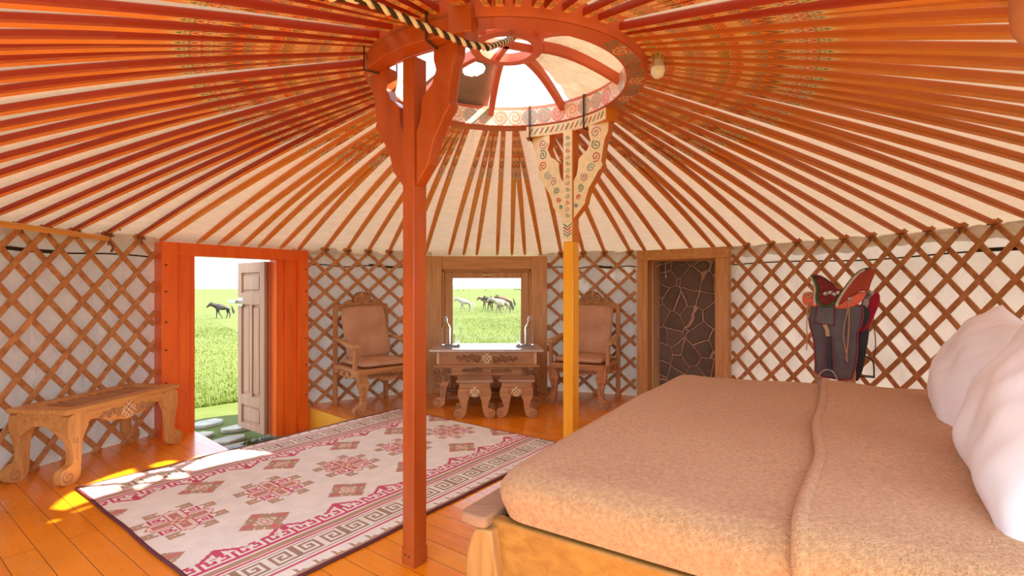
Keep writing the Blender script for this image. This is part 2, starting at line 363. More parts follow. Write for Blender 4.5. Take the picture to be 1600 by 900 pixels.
M['greyleather'] = noisemat('worn_grey_leather', (.07, .06, .06), (.16, .14, .135), ns=6, detail=6, rough=.55, bump=.1)
M['blackleather'] = noisemat('black_leather', (.012, .010, .012), (.035, .03, .032), ns=6, rough=.5)
M['plum'] = flat('plum_red_binding', (.24, .045, .07), .7)
M['orangeboard'] = flat('bright_orange_board', (.85, .12, .012), .4)
M['darkred'] = noisemat('dark_red_cloth', (.16, .012, .018), (.26, .03, .03), ns=40, rough=.85)
M['darkred2'] = noisemat('quilted_dark_red_cloth', (.06, .018, .015), (.22, .03, .03), ns=60, rough=.85, bump=.6, lo=.45, hi=.55)
M['brickred'] = noisemat('brick_red_cloth', (.34, .045, .018), (.42, .07, .03), ns=8, rough=.8)
M['redcloth'] = flat('crimson_cloth', (.42, .012, .035), .9)
M['greencloth'] = flat('green_trim', (.04, .14, .03), .8)
M['bonewhite'] = flat('bone_white_edge', (.68, .62, .50), .5)
M['greyfelt'] = noisemat('patterned_grey_felt', (.18, .16, .14), (.52, .46, .40), ns=22, rough=.95, lo=.45, hi=.55)
M['tanstrap'] = flat('tan_leather_strap', (.58, .36, .17), .6)
# ================================================================== LAND OUTSIDE
def tz(x, y):
    r = math.hypot(x-CX, y-CY); s = max(0, min(1, (r-5)/38)); s = s*s*(3-2*s)
    return -.28-.62*s+.022*max(-40, min(15, x))*s+.04*noise.noise(Vector((x*.12, y*.12, 0)))*s
mb = MB(); rr = [0, 2, 3.4, 4, 5, 6, 8, 10, 13, 17, 22, 30, 40, 55, 80, 130, 250, 500, 1100, 2500]; na = 96; vs = []
for r in rr:
    for j in range(na):
        a = 2*PI*j/na; x = CX+r*math.cos(a); y = CY+r*math.sin(a); vs.append((x, y, tz(x, y)))
mb.add(vs, [(i*na+j, (i+1)*na+j, (i+1)*na+(j+1) % na, i*na+(j+1) % na) for i in range(len(rr)-1) for j in range(na)])
ground = tag(mb.build('ground', 'ground', smooth=60), 'green steppe grassland stretching from the tent to the horizon', kind='structure')
M['hill'] = noisemat('hazy_far_hills', (.13, .15, .17), (.16, .18, .20), ns=.002, rough=1, spec=0)  # distance haze is put into the pale hill colour
mb = MB(); hp = []
for i in range(81):
    a = 95+i*.75; r = 2200; hgt = 14+20*max(0, noise.noise(Vector((i*.11, 3, 0)))+.35)
    if a < 104: hgt *= .35
    hp.append((a, r, hgt))
vs = []
for a, r, h in hp:
    for k, (dr, zz) in enumerate(((-300, -2), (0, h), (400, -2))):
        vs.append(polar(a, r+dr, zz))
mb.add(vs, [(i*3+k, (i+1)*3+k, (i+1)*3+k+1, i*3+k+1) for i in range(80) for k in range(2)])
tag(mb.build('hills', 'hill', smooth=80), 'low pale grey hills on the horizon', kind='structure')

# ================================================================== FLOOR with sunken entrance well
A0 = math.degrees(math.atan2(4.353-CY, -2.73-CX)); A1 = math.degrees(math.atan2(5.2-CY, -2.1-CX))
wellpts = [(-2.10, 5.20), (-1.53, 4.70), (-2.11, 3.80), (-2.73, 4.34)]
poly = [tuple(polar(a, 3.30)[:2]) for a in np.linspace(A0+360-.2, A1+.2, 90)][::-1]  # ccw from A1.. down? order fixed by recalc
pts = [tuple(polar(a, 3.30)[:2]) for a in np.linspace(A0, A1+360, 100)] + wellpts
mb = MB(); n = len(pts)
top = [(x, y, 0) for x, y in pts]; bot = [(x, y, -.26) for x, y in pts]
mb.add(top+bot, [tuple(range(n)), tuple(range(n, 2*n))], 0)
for i in range(n):
    mb.add([top[i], top[(i+1) % n], bot[(i+1) % n], bot[i]], [(0, 1, 2, 3)], 1 if i >= 98 else 0)
floor = tag(mb.build('floor', ['floor', 'riser'], smooth=0), 'glossy orange painted floorboards raised above a sunken entrance', kind='structure')

# ================================================================== WALL CLOTH
def wallsec(name, a0, a1, label):
    k = max(8, int((a1-a0)/.8))
    def fn(u, v):
        a = a0+(a1-a0)*u; z = -.02+(1.70)*v
        bl = .03*noise.noise(Vector((a*.35, z*2.2, 1)))+.022*noise.noise(Vector((a*.9+z*1.5, z*5, 7)))
        return polar(a, 3.325+bl, z)
    mb = MB(); mb.grid(fn, k, 26)
    return tag(mb.build(name, 'wallcloth', smooth=80), label, kind='structure')
wallsec('wall_left', 152.2, 212, 'creased white cotton wall cloth behind the lattice on the left')
wallsec('wall_left_back', 106, 132.6, 'creased white cotton wall cloth between doorway and window')
wallsec('wall_right_back', 62.4, 84, 'creased white cotton wall cloth between window and stone doorway')
wallsec('wall_right', -32, 48, 'creased white cotton wall cloth behind the lattice on the right')

# ================================================================== ROOF
def zpole(r):
    t = (r-.735)/2.535; return 2.385-.75*t+.045*math.sin(PI*min(1, max(0, t)))
mb = MB(); RA = np.linspace(-90, 270, 460); RRr = [.74, .9, 1.05, 1.2, 1.4, 1.6, 1.8, 2.0, 2.2, 2.4, 2.6, 2.8, 3.0, 3.15, 3.32, 3.35]
vs = []
for a in RA:
    for r in RRr:
        z = zpole(r)+.038+.012*noise.noise(Vector((a*.6, r*3, 0)))+.006*noise.noise(Vector((a*1.3, r*16, 4)))
        if r > 3.34: z = 1.585
        vs.append(polar(a, r, z))
k = len(RRr)
fs = [(i*k+j, (i+1)*k+j, (i+1)*k+j+1, i*k+j+1) for i in range(len(RA)-1) for j in range(k-1) if vs[i*k+j].y > .65]  # lining left out behind the camera so daylight fills the room
mb.add(vs, fs)
o = mb.build('ceiling', 'roofcloth', smooth=80)
uv = o.data.uv_layers.new(name='UVMap'); lay = []
for p in o.data.polygons:
    for vi in p.vertices:
        i, j = divmod(vi, k); lay += [RA[i]*.045, RRr[j]*2.2]
uv.data.foreach_set('uv', lay)
tag(o, 'cream cotton roof lining above the orange roof poles', kind='structure')
# one roof pole: x runs outward, origin at its wall end
LP = 3.27-.735
def polemesh(SIDE, BOT):
    nx = 300; nv = 8
    U = np.linspace(0, LP, nx+1)
    def sect(u):
        w_ = np.interp(u, [0, .5, .9, 1.3, 2.2, 2.45, LP], [.032, .040, .043, .045, .042, .036, .028])
        h_ = np.interp(u, [0, .5, .9, 1.3, 2.2, 2.45, LP], [.040, .040, .039, .038, .036, .032, .026])
        return w_, h_
    vs = []; fs = []; cols = []
    img = np.zeros((nx, nv, 3), np.float32); img[:] = BOT
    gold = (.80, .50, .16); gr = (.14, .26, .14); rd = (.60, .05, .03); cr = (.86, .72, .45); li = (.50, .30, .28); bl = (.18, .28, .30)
    dx = LP/nx; kx = int(.55/dx)
    sb = scrollband(kx, nv, (.88, .36, .07), [cr, gr, rd, cr, bl, li], 6.0, line=gold)
    img[:kx] = sb
    v = np.abs(np.arange(nv)-3.5)
    seq = [BOT, rd, gr, BOT, cr, li, cr, rd, cr, gr, cr, gold]
    for i in range(kx, min(nx, kx+34)):
        for j in range(nv):
            q = int((i-kx+v[j]*1.6)/2.6) - 1
            if 0 <= q < len(seq): img[i, j] = seq[q]
    ch = .22
    for i, u in enumerate(U):
        w_, h_ = sect(u); r = .735+u; z = zpole(r)-1.62; x = r-3.27
        for j in range(nv+1): vs.append((x, -w_/2*(1-ch)+w_*(1-ch)*j/nv, z-h_/2))
        for (a, b) in ((.5, -.5+ch), (.5, .5-ch), (.5-ch, .5), (-.5+ch, .5), (-.5, .5-ch), (-.5, -.5+ch)): vs.append((x, w_*a, z+h_*b))
    n = nv+7
    for i in range(nx):
        for j in range(n):
            fs.append((i*n+j, i*n+(j+1) % n, (i+1)*n+(j+1) % n, (i+1)*n+j))
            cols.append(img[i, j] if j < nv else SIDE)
    fs.append(tuple(range(n))[::-1]); fs.append(tuple(range(nx*n, nx*n+n)))
    me = bpy.data.meshes.new('roof_pole'); me.from_pydata(vs, [], fs); me.materials.append(M['pole'])
    a = me.color_attributes.new('Col', 'FLOAT_COLOR', 'CORNER'); out = []
    for c in cols: out += [*c, 1]*4
    out += [*SIDE, 1]*(2*n)
    a.data.foreach_set('color', np.array(out, np.float32))
    me.shade_smooth(); me.set_sharp_from_angle(angle=math.radians(30))
    return me
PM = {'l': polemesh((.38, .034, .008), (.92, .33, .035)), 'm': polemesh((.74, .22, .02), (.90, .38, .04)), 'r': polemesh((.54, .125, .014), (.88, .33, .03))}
def polegroup(azs, label, group, kind='l'):
    pm = PM[kind]
    for a in azs:
        o = bpy.data.objects.new('roof_pole', pm); COL.objects.link(o)
        o.location = polar(a, 3.27, 1.62); o.rotation_euler = (random.uniform(-.06, .06), 0, math.radians(a)+random.uniform(-.005, .005)); tag(o, label, 'roof pole', group)
LEFT = [170.91, 168.02, 164.8, 160.84, 156.75]+[174.5+3.75*i for i in range(10)]+[211.8]
DOOR = [153.4, 148.1, 144.9, 141.3, 138.5, 134.9, 131.7]
LB = [127.22, 123.04, 119.0, 114.85, 110.9]
WIN = [107.5, 102.62, 99.6, 96.88, 92.57, 89.5, 86.77, 83.41]
RB = [79.12, 74.47, 70.14, 64.99]
DR2 = [62.0, 58.11, 53.04, 48.95, 46.0]
RIGHT = [43.23, 39.06, 34.86, 31.44, 27.79, 23.97, 19.95, 16.56, 12.78, 9.13]+[5.3-3.75*i for i in range(10)]+[-32.2, -36, -39.8, -42.6]
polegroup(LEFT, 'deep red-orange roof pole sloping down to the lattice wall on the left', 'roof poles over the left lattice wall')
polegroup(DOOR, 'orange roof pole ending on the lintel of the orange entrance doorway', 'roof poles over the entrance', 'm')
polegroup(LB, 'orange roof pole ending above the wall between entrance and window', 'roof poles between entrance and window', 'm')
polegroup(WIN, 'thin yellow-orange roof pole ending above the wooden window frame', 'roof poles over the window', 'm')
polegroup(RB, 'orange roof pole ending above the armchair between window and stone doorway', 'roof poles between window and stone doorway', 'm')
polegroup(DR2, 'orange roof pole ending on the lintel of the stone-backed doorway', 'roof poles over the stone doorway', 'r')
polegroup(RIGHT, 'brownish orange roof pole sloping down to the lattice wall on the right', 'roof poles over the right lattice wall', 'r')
# poles under the gap left in the lining for fill daylight complete the wheel
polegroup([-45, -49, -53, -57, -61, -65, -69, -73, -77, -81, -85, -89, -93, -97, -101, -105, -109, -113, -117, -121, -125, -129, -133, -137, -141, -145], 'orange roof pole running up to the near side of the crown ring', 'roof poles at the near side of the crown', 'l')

# ================================================================== CROWN
cr = thing('skylight_wheel', 'round red-orange wooden crown with curved spokes at the top of the roof', 'skylight', (CX, CY, ZR))
L0 = Vector((CX, CY, ZR))
def lp(a, r, z): return polar(a, r, z)-L0
mb = MB(); prof = [(RI, .0), (RR, .0), (RR+.01, .02), (RR+.01, .12), (RR-.02, .135), (RI+.01, .135), (RI, .115)]; n = 120
vs = [(r*math.cos(2*PI*j/n), r*math.sin(2*PI*j/n), z) for (r, z) in prof for j in range(n)]; kp = len(prof)
mb.add(vs, [(i*n+j, i*n+(j+1) % n, ((i+1) % kp)*n+(j+1) % n, ((i+1) % kp)*n+j) for i in range(kp) for j in range(n)])
ring = mb.build('outer_ring', 'ringpaint', cr, smooth=30)
nu, nv = 560, 14
img = scrollband(nu, nv, (.80, .42, .28), [(.25, .55, .55), (.85, .80, .6), (.70, .25, .2), (.30, .50, .42)], 14.0, line=(.9, .84, .68))
colorgrid('painted_inner_band', lambda u, v: ((RI-.002)*math.cos(2*PI*u), (RI-.002)*math.sin(2*PI*u), .006+.104*v), nu, nv, img, 'pole', cr)
img = scrollband(nu, 12, (.62, .13, .035), [(.10, .28, .18), (.72, .60, .35), (.15, .35, .30), (.12, .22, .12)], 12.0, line=(.35, .30, .15))
img2 = img.copy(); img2[:] = (.62, .13, .035)
sel = np.zeros(nu, bool); A = np.arange(nu)/nu*360
for lo, hi in ((150, 196), (310, 360), (0, 28)): sel |= (A > lo) & (A < hi)
img2[sel] = img[sel]; img2[:, 0] = img2[:, -1] = (.62, .13, .035)
colorgrid('painted_underside_band', lambda u, v: ((RI+.004+(RR-RI-.008)*v)*math.cos(2*PI*u), (RI+.004+(RR-RI-.008)*v)*math.sin(2*PI*u), -.002), nu, 12, img2, 'pole', cr)
def dome(t): return .10+.155*math.sin(t*PI/2)
for i in range(8):
    a = 9+45.5*i if i < 5 else 9+45*i
    a = [9, 56, 100, 145, 190, 234, 279, 324][i]
    P = [lp(a, .655-.47*t, ZR+dome(t)-.01) for t in np.linspace(0, 1, 10)]
    mb = MB(); mb.sweep(P, [(0, 0, 1)]*10, .036, .055); mb.build('spoke', 'ringpaint', cr, bevel=.004)
mb = MB(); prof = [(.148, .215), (.20, .215), (.206, .225), (.206, .265), (.148, .265)]; n = 48; kp = 5
vs = [(r*math.cos(2*PI*j/n), r*math.sin(2*PI*j/n), z) for (r, z) in prof for j in range(n)]
mb.add(vs, [(i*n+j, i*n+(j+1) % n, ((i+1) % kp)*n+(j+1) % n, ((i+1) % kp)*n+j) for i in range(kp) for j in range(n)])
mb.build('hub_ring', 'ringpaint', cr, smooth=30)
for a in (20, 110):
    mb = MB(); e = Vector((math.cos(math.radians(a)), math.sin(math.radians(a)), 0)); mb.sweep([e*-.155+Vector((0, 0, .245)), e*.155+Vector((0, 0, .245))], [(0, 0, 1)]*2, .034, .035)
    mb.build('hub_cross', 'ringpaint', cr, bevel=.003)
# covers over the crown
def cover(name, a0, a1, t0, t1, mat, label, cat, wrinkle, hole=None):
    mb = MB(); na_ = int(abs(a1-a0)/1.2)+4; nt_ = 44; vs = []; fs = []
    for i in range(na_+1):
        a = a0+(a1-a0)*i/na_
        for j in range(nt_+1):
            t = t0+(t1-t0)*j/nt_; z = ZR+dome(min(1, t))+.035+wrinkle*(1.1*math.sin(t*26+3*noise.noise(Vector((a*.05, t*2, 5))))*(.2 if t > 1 else .28)*(1 if wrinkle > .01 else 0)+noise.noise(Vector((a*.10, t*2, 0)))+.5*noise.noise(Vector((a*.35+t*3, t*6, 2))))
            if t > 1: z -= .0
            vs.append(polar(a, max(.0, .76-.57*t if t <= 1 else .19-.19*(t-1)), z))
    for i in range(na_):
        for j in range(nt_):
            f = (i*(nt_+1)+j, (i+1)*(nt_+1)+j, (i+1)*(nt_+1)+j+1, i*(nt_+1)+j+1)
            if hole:
                c = sum((vs[q] for q in f), Vector())/4
                if (Vector(c[:2])-Vector(hole[0])).length < hole[1]: continue
            fs.append(f)
    mb.add(vs, fs); o = mb.build(name, mat, smooth=70)
    o.modifiers.new('thick', 'SOLIDIFY').thickness = .006
    origin_to(o, polar((a0+a1)/2, .6, ZR+.15)); return tag(o, label, cat)
cover('crown_cloth', -112, 55, 0, 1.0, 'crowncloth', 'creased cream cloth cover drawn over the right side of the roof crown', 'cloth', .02)
cover('crown_cloth', -95, 20, 1.03, 1.95, 'crowncloth', 'small cream cloth flap over the little hub ring of the crown', 'cloth', .006)
M['board'] = noisemat('brown_stove_board', (.20, .16, .12), (.34, .27, .21), ns=4, detail=6, rough=.8, bump=.2)
hc = polar(121, .40)
cover('stove_board', 101, 144, .04, .93, 'board', 'grey-brown board with a round stovepipe hole under the open crown', 'board', .002, ((hc.x, hc.y), .072))

# ================================================================== PILLARS
def wing(sg):
    """bracket outline (s,z), s measured away from the post"""
    return [(.036, 2.25), (.038, 1.71), (.12, 1.765), (.128, 1.80), (.15, 1.86), (.19, 1.915), (.215, 1.955), (.236, 1.975), (.246, 1.995), (.236, 2.012), (.242, 2.04), (.25, 2.09), (.262, 2.15), (.285, 2.19), (.29, 2.25), (.15, 2.25), (.15, 2.20), (.165, 2.155), (.14, 2.10), (.10, 2.075), (.075, 2.05), (.072, 2.0), (.062, 1.955), (.042, 1.93), (.038, 1.92)]
def wing2():
    out = [(.040, 1.68), (.12, 1.765), (.128, 1.80), (.15, 1.86), (.19, 1.915), (.215, 1.955), (.236, 1.972), (.248, 1.995), (.238, 2.012), (.242, 2.04), (.25, 2.09), (.262, 2.15), (.285, 2.19), (.29, 2.25)]
    inn = [(.15, 2.25), (.15, 2.20), (.165, 2.155), (.14, 2.10), (.10, 2.075), (.075, 2.05), (.072, 2.0), (.062, 1.955), (.040, 1.92)]
    return out+inn
def pillar(az, r, facing, painted, label, rev=1):
    base = polar(az, r, 0); Rd = polar(az, 1)-polar(az, 0); Rd.z = 0; Tn = Vector((-Rd.y, Rd.x, 0))
    if Tn.x < 0: Tn = -Tn
    Fn = Rd*facing
    t = thing('roof_pillar', label, 'pillar', base)
    mat = ['yellow', 'redorange2'] if painted else ['redpaint']
    mb = MB(); T = Matrix(((Tn.x, Fn.x, 0, 0), (Tn.y, Fn.y, 0, 0), (0, 0, 1, 0), (0, 0, 0, 1)))
    h = .0375
    if painted:
        mb.bb((-h, -h, 0), (h, h, 1.53), 0, T); mb.bb((-h, -h, 1.53), (h, h, 2.25), 1, T)
        mb.build('post', ['yellow', 'orangeside'], t, bevel=.004)
        mb = MB(); mb.bb((-h+.004, h-.002, 1.53), (h-.004, h+.004, 2.25), 0, T)
        o3 = Fn*(h+.005)
        for i in range(13):   # painted scrolls
            zz = 1.70+i*.042
            mb.tube(on(spiral((0, 0), .016, 1.3, PI*(i % 2), 1 if i % 2 else -1), o3+Vector((0, 0, zz)), Tn, (0, 0, 1)), .0022, 4, 1+i % 4, cap=False)
        for i, m_ in enumerate((1, 2, 3, 1)):
            z0 = 1.565+i*.02
            mb.tube([o3+Tn*-.03+Vector((0, 0, z0+.02)), o3+Vector((0, 0, z0)), o3+Tn*.03+Vector((0, 0, z0+.02))], .004, 4, m_)
        mb.build('painted_panel', ['cream', 'green', 'lilac', 'crimson', 'teal'], t)
    else:
        mb.bb((-h, -h, 0), (h, h, 2.25), 0, T); mb.build('post', 'redpaint', t, bevel=.004)
        mb = MB(); mb.bb((-h-.002, -h-.002, 0), (h+.002, h+.002, .075), 0, T)
        for dx in (-.016, .008): mb.lathe([(.004, 0), (.004, .004)], (0, 0, 0), 8, 1, Matrix.Translation(Fn*h+Tn*dx+Vector((0, 0, .045))) @ Fn.to_track_quat('Z', 'Y').to_matrix().to_4x4())
        mb.build('foot_plate', ['redpaint', 'iron'], t)
    for sg in (-1, 1):
        mb = MB(); P = [(sg*a, b) for a, b in wing2()]
        mb.prism(P, (0, 0, 0), Tn, (0, 0, 1), .055, 1 if painted else 0)
        if painted:
            cx_ = .18; inner = []
            ctr = (sum(p[0] for p in P)/len(P), 2.0)
            mb.prism([(a, b) for a, b in P], Fn*.029, Tn, (0, 0, 1), .004, 0)
            sp = [(.20, 2.20, .036), (.205, 2.125, .034), (.20, 2.05, .033), (.165, 1.985, .03), (.12, 1.935, .028), (.09, 1.87, .024), (.075, 1.81, .018), (.06, 1.76, .014)]
            for i, (a, b, rr_) in enumerate(sp):
                mb.tube(on(spiral((sg*a, b), rr_, 1.6, i*2.1, sg), Fn*.032, Tn, (0, 0, 1)), .0032, 4, 2+i % 4, cap=False)
            mb.build('bracket', ['cream', 'orangeside', 'lilac', 'green', 'crimson', 'teal'], t, smooth=25)
        else:
            mb.build('bracket', 'redpaint', t, bevel=.004, smooth=25)
    # crossbar following the crown ring
    a0, a1 = (212, 261) if not painted else (24, 79)
    rc = .735 if not painted else .70
    P = [polar(a, rc, 2.288)-base for a in np.linspace(a0, a1, 16)]; Q = [Vector((math.cos(math.radians(a)), math.sin(math.radians(a)), 0)) for a in np.linspace(a0, a1, 16)]
    mb = MB(); mb.sweep(P, Q, .076, .085, 1 if painted else 0)
    if painted:
        P2 = [polar(a, rc-.045, 2.288)-base for a in np.linspace(a0+.3, a1-.3, 16)]; mb.sweep(P2, Q, .07, .006, 0)
        for i in range(16):
            a = a0+3+i*(a1-a0-6)/15; q = polar(a, rc-.05, 2.288)-base; tt = Vector((-math.sin(math.radians(a)), math.cos(math.radians(a)), 0))
            mb.tube([q-tt*.012+Vector((0, 0, .018)), q+tt*.012-Vector((0, 0, .018))], .004, 4, 2+i % 4)
        mb.build('crossbar', ['cream', 'orangeside', 'green', 'lilac', 'teal', 'crimson'], t, smooth=25)
    else:
        e = polar(257.5, .755, 2.30)-base
        mb.build('crossbar', 'redpaint', t, bevel=.004, smooth=25)
        mb = MB(); tt = Vector((-math.sin(math.radians(257)), math.cos(math.radians(257)), 0)); qq = Vector((math.cos(math.radians(257)), math.sin(math.radians(257)), 0))
        mb.sweep([e-tt*.055, e+tt*.045], [qq]*2, .115, .10); mb.build('end_block', 'redpaint', t, bevel=.005)
    # lashing cords round ring and bar
    mb = MB()
    for a in ((214, 246) if not painted else (40, 76)):
        q = Vector((math.cos(math.radians(a)), math.sin(math.radians(a)), 0)); ri, ro = RI-.012, max(RR, rc+.045)+.012
        L = [(ri, 2.24), (ro, 2.24), (ro, 2.465), (ri, 2.455), (ri, 2.24)]
        for dz in (0, .008):
            tq = Vector((-q.y, q.x, 0))*dz
            mb.tube([Vector((CX, CY, 0))+q*a_+tq+Vector((0, 0, b_))-base for a_, b_ in L], .003, 5, 0)
    mb.build('lashing_cord', 'dark', t)
    return t
M['orangeside'] = noisemat('orange_side_paint', (.62, .17, .01), (.75, .24, .015), (6, 6, 1), ns=2, rough=.4)
pillar(232, .66, 1, False, 'red-orange pillar with carved brackets standing left of the bed')
pillar(51, .66, -1, True, 'yellow pillar with painted scroll brackets standing behind the bed')

# twisted rope
rp_ = [(-.95, 1.30, 2.04), (-.467, 1.60, 2.14), (-.32, 1.80, 2.165), (-.165, 2.015, 2.20), (-.10, 2.12, 2.24), (-.04, 2.40, 2.40), (.0, 2.62, 2.53)]
RP = []
for i in range(len(rp_)-1):
    for t in np.linspace(0, 1, 22, endpoint=False): RP.append(Vector(rp_[i]).lerp(Vector(rp_[i+1]), t))
RP.append(Vector(rp_[-1]))
mb = MB()
for s_ in (0, 1):
    Q = []; L = 0
    for i, p in enumerate(RP):
        if i: L += (p-RP[i-1]).length
        t = (RP[min(i+1, len(RP)-1)]-RP[max(i-1, 0)]).normalized(); u = t.cross(Vector((0, 0, 1))).normalized(); v = t.cross(u); a = L*2*PI/.065+s_*PI
        Q.append(p+(u*math.cos(a)+v*math.sin(a))*.0065)
    mb.tube(Q, .0085, 7, s_)
M['ropew'] = flat('white_rope_strand', (.86, .82, .80), .9)
o = tag(mb.build('twisted_rope', ['ropew', 'dark'], smooth=60), 'black and white twisted rope hanging from the crown past the near pillar', 'rope'); origin_to(o, rp_[3])

# ================================================================== LATTICE
def lattice(name, heads, lo, hi, k, label, ztop=1.62):
    c = polar((lo+hi)/2, 3.25, 0); t = thing(name, label, 'lattice wall', c)
    hs = sorted(heads); p = (hs[-1]-hs[0])/(len(hs)-1)
    span = math.degrees((ztop+.05)/(k*3.25))
    ha = list(hs); x = hs[-1]+p
    while x < hi+span+p: ha.append(x); x += p
    x = hs[0]-p
    while x > lo-span-p: ha.append(x); x -= p
    for fam in (1, -1):
        R_ = 3.225 if fam == 1 else 3.243
        for h in ha:
            # fam 1 "/" seen from inside: azimuth grows going down
            za, zb = ztop+.035, .0
            def az(z): return h+fam*math.degrees((ztop-z)/(k*3.25))
            P = []; Q = []
            kk = math.degrees(1/(k*3.25)); zz = sorted([ztop-fam*(lo-h)/kk, ztop-fam*(hi-h)/kk]); zA, zB = min(za, zz[1]), max(zb, zz[0])
            if zA-zB < .03: continue
            for z in np.linspace(zA, zB, 14):
                a = az(z)
                if True: P.append(polar(a, R_+.004*noise.noise(Vector((a, z, fam))), z)-c); q = polar(a, 1)-polar(a, 0); q.z = 0; Q.append(q)
            if len(P) < 2: continue
            # extend to the section edge exactly
            mb = MB(); mb.sweep(P, Q, .037, .013)
            for z in np.arange(.1, 1.6, .19):
                a = az(z)
                if fam == 1 and lo+.4 < a < hi-.4:
                    q = polar(a, 1)-polar(a, 0); q.z = 0; mb.ell(polar(a, R_-.007, z)-c, (.005, .005, .004), 6, 3)
            s = mb.build('lattice_slat', 'lattice', t, bevel=.003)
    # hide ties
    mb = MB()
    for h in hs:
        b = polar(h, 3.20, ztop-.005)-c
        mb.tube([b+Vector((0, 0, -.03)), b+Vector((.0, 0, .0)), b+Vector((.012, .0, .035))], .006, 6)
        tn = Vector((-math.sin(math.radians(h)), math.cos(math.radians(h)), 0)); mb.tube([b-tn*.03+Vector((0, 0, .01)), b+tn*.03+Vector((0, 0, .012))], .006, 6)
    mb.build('hide_tie', 'tie', t)
    return t
M['tie'] = flat('brown_hide_tie', (.20, .09, .04), .8)
lattice('lattice_wall', LEFT[:5]+[174.5, 178.2], 154.6, 208, 1.2, 'brown wooden lattice wall behind the bench on the left')
lattice('lattice_wall', LB[:4], 107.9, 130.6, .92, 'brown wooden lattice wall between the orange doorway and the window')
lattice('lattice_wall', RB, 63.9, 82, .92, 'brown wooden lattice wall between the window and the stone doorway')
lattice('lattice_wall', RIGHT[:10], -28, 45.9, 1.14, 'brown wooden lattice wall behind the saddle and the bed', 1.64)
def ropeband(a0, a1, z, label, r=.006, R_=3.262, sag=.01):
    P = [polar(a, R_, z+sag*math.sin(i*.7)) for i, a in enumerate(np.linspace(a0, a1, 24))]
    mb = MB(); mb.tube(P, r, 6); 
    for i in (3, 4): mb.tube([p+Vector((0, 0, .012)) for p in P[i*2:i*2+4]], r*1.4, 6)
    o = tag(mb.build('wall_rope', 'dark'), label, 'rope'); origin_to(o, P[0]); return o
ropeband(154.6, 200, 1.485, 'dark rope running along the top of the left lattice wall')
ropeband(107.9, 130.6, 1.47, 'dark rope behind the lattice above the left armchair')
ropeband(63.9, 82, 1.47, 'dark rope behind the lattice above the right armchair')
ropeband(-20, 45.9, 1.47, 'dark rope behind the lattice above the saddle')
ropeband(155, 200, .30, 'thick dark band low behind the lattice under the bench', .013, 3.27, .004)
M['yellow2'] = wood('ochre_pole_wood', (.70, .34, .06), (.82, .45, .10), 1, .4)
mb = MB(); p0 = Vector((-3.03, 3.78, 1.60)); p1 = Vector((-2.93, 2.75, 1.60))
t = thing('horizontal_rail', 'thin yellow wooden rail tied under the roof poles at upper left', 'rail', p0)
mb.tube([(0, 0, 0), (p1-p0)*.4, p1-p0], .019, 10); mb.build('rail', 'yellow2', t, smooth=60)
mb = MB(); mb.tube([(0, 0, -.05), (.01, .01, 0), (0, 0, .05), (.02, .03, .09), (.06, .05, .07)], .005, 6); mb.tube([(.0, 0, 0), (.02, .03, -.06), (.01, .02, -.1)], .009, 6); mb.build('tie', 'tie', t)

# ================================================================== DOORWAY WITH OPEN DOOR (left)
TD = Matrix(((D.x, N.x, 0, 0), (D.y, N.y, 0, 0), (0, 0, 1, 0), (0, 0, 0, 1)))
dl = TD @ Vector((1.876, -4.78, -.235))
door = thing('door_1', 'orange-red painted entrance doorway with its panelled door standing open', None, dl, kind='structure')
Dd = lambda: Matrix.Translation(-dl) @ TD
mb = MB()
mb.bb((1.61, -4.90, -.235), (1.73, -4.74, 1.61), 0, Dd()); mb.bb((1.73, -4.90, -.235), (1.83, -4.765, 1.51), 0, Dd()); mb.bb((1.83, -4.92, -.235), (1.876, -4.79, 1.51), 0, Dd())
mb.build('left_jamb', 'doorpaint', door, bevel=.004)
mb = MB(); mb.bb((2.60, -4.92, -.235), (2.68, -4.79, 1.51), 0, Dd()); mb.bb((2.68, -4.90, -.235), (2.80, -4.765, 1.51), 0, Dd()); mb.bb((2.80, -4.90, -.235), (2.91, -4.735, 1.61), 0, Dd())
mb.build('right_jamb', 'doorpaint', door, bevel=.004)
mb = MB(); mb.bb((1.73, -4.90, 1.505), (2.80, -4.745, 1.61), 0, Dd()); mb.build('lintel', 'doorpaint', door, bevel=.004)
mb = MB(); mb.bb((1.876, -4.93, -.26), (2.60, -4.80, -.235), 0, Dd()); mb.build('threshold', 'stonecap', door, bevel=.004)
mb = MB()
for dd in (1.64, 2.88):
    for z in (.15, .45, .72, .95, 1.2, 1.42): mb.box((dd, -4.735, z), (.012, .012, .012), 0, Dd())
mb.build('bolt', 'iron', door)
# open leaf, hinged on the right jamb, swung outward
lf = thing('door_leaf', None, None, (0, 0, 0)); lf.parent = door
nA, nB = -5.44, -4.90
mb = MB(); mb.bb((2.560, nA, -.215), (2.585, nB, 1.49), 0, Dd()); mb.build('leaf_core', 'doorleaf', lf)
mb = MB(); 
for (a, b, c, d) in ((nA, nA+.075, -.215, 1.49), (nB-.09, nB, -.215, 1.49), (nA+.074, nB-.089, 1.385, 1.49), (nA+.074, nB-.089, 1.06, 1.18), (nA+.074, nB-.089, .03, .13), (nA+.074, nB-.089, -.215, -.16), ((nA+nB)/2-.025, (nA+nB)/2+.025, .12, 1.07)):
    mb.bb((2.538, a, c), (2.60, b, d), 0, Dd())
mb.build('leaf_stiles', 'doorleaf', lf, bevel=.003)
m_ = (nA+nB)/2
for (a, b, c, d) in ((nA+.105, nB-.12, 1.21, 1.355), (nA+.105, m_-.05, .16, 1.03), (m_+.035, nB-.12, .16, 1.03), (nA+.105, nB-.12, -.13, 0)):
    mb = MB(); mb.bb((2.546, a, c), (2.575, b, d), 0, Dd()); mb.build('door_panel', 'doorleaf', lf, bevel=.006)
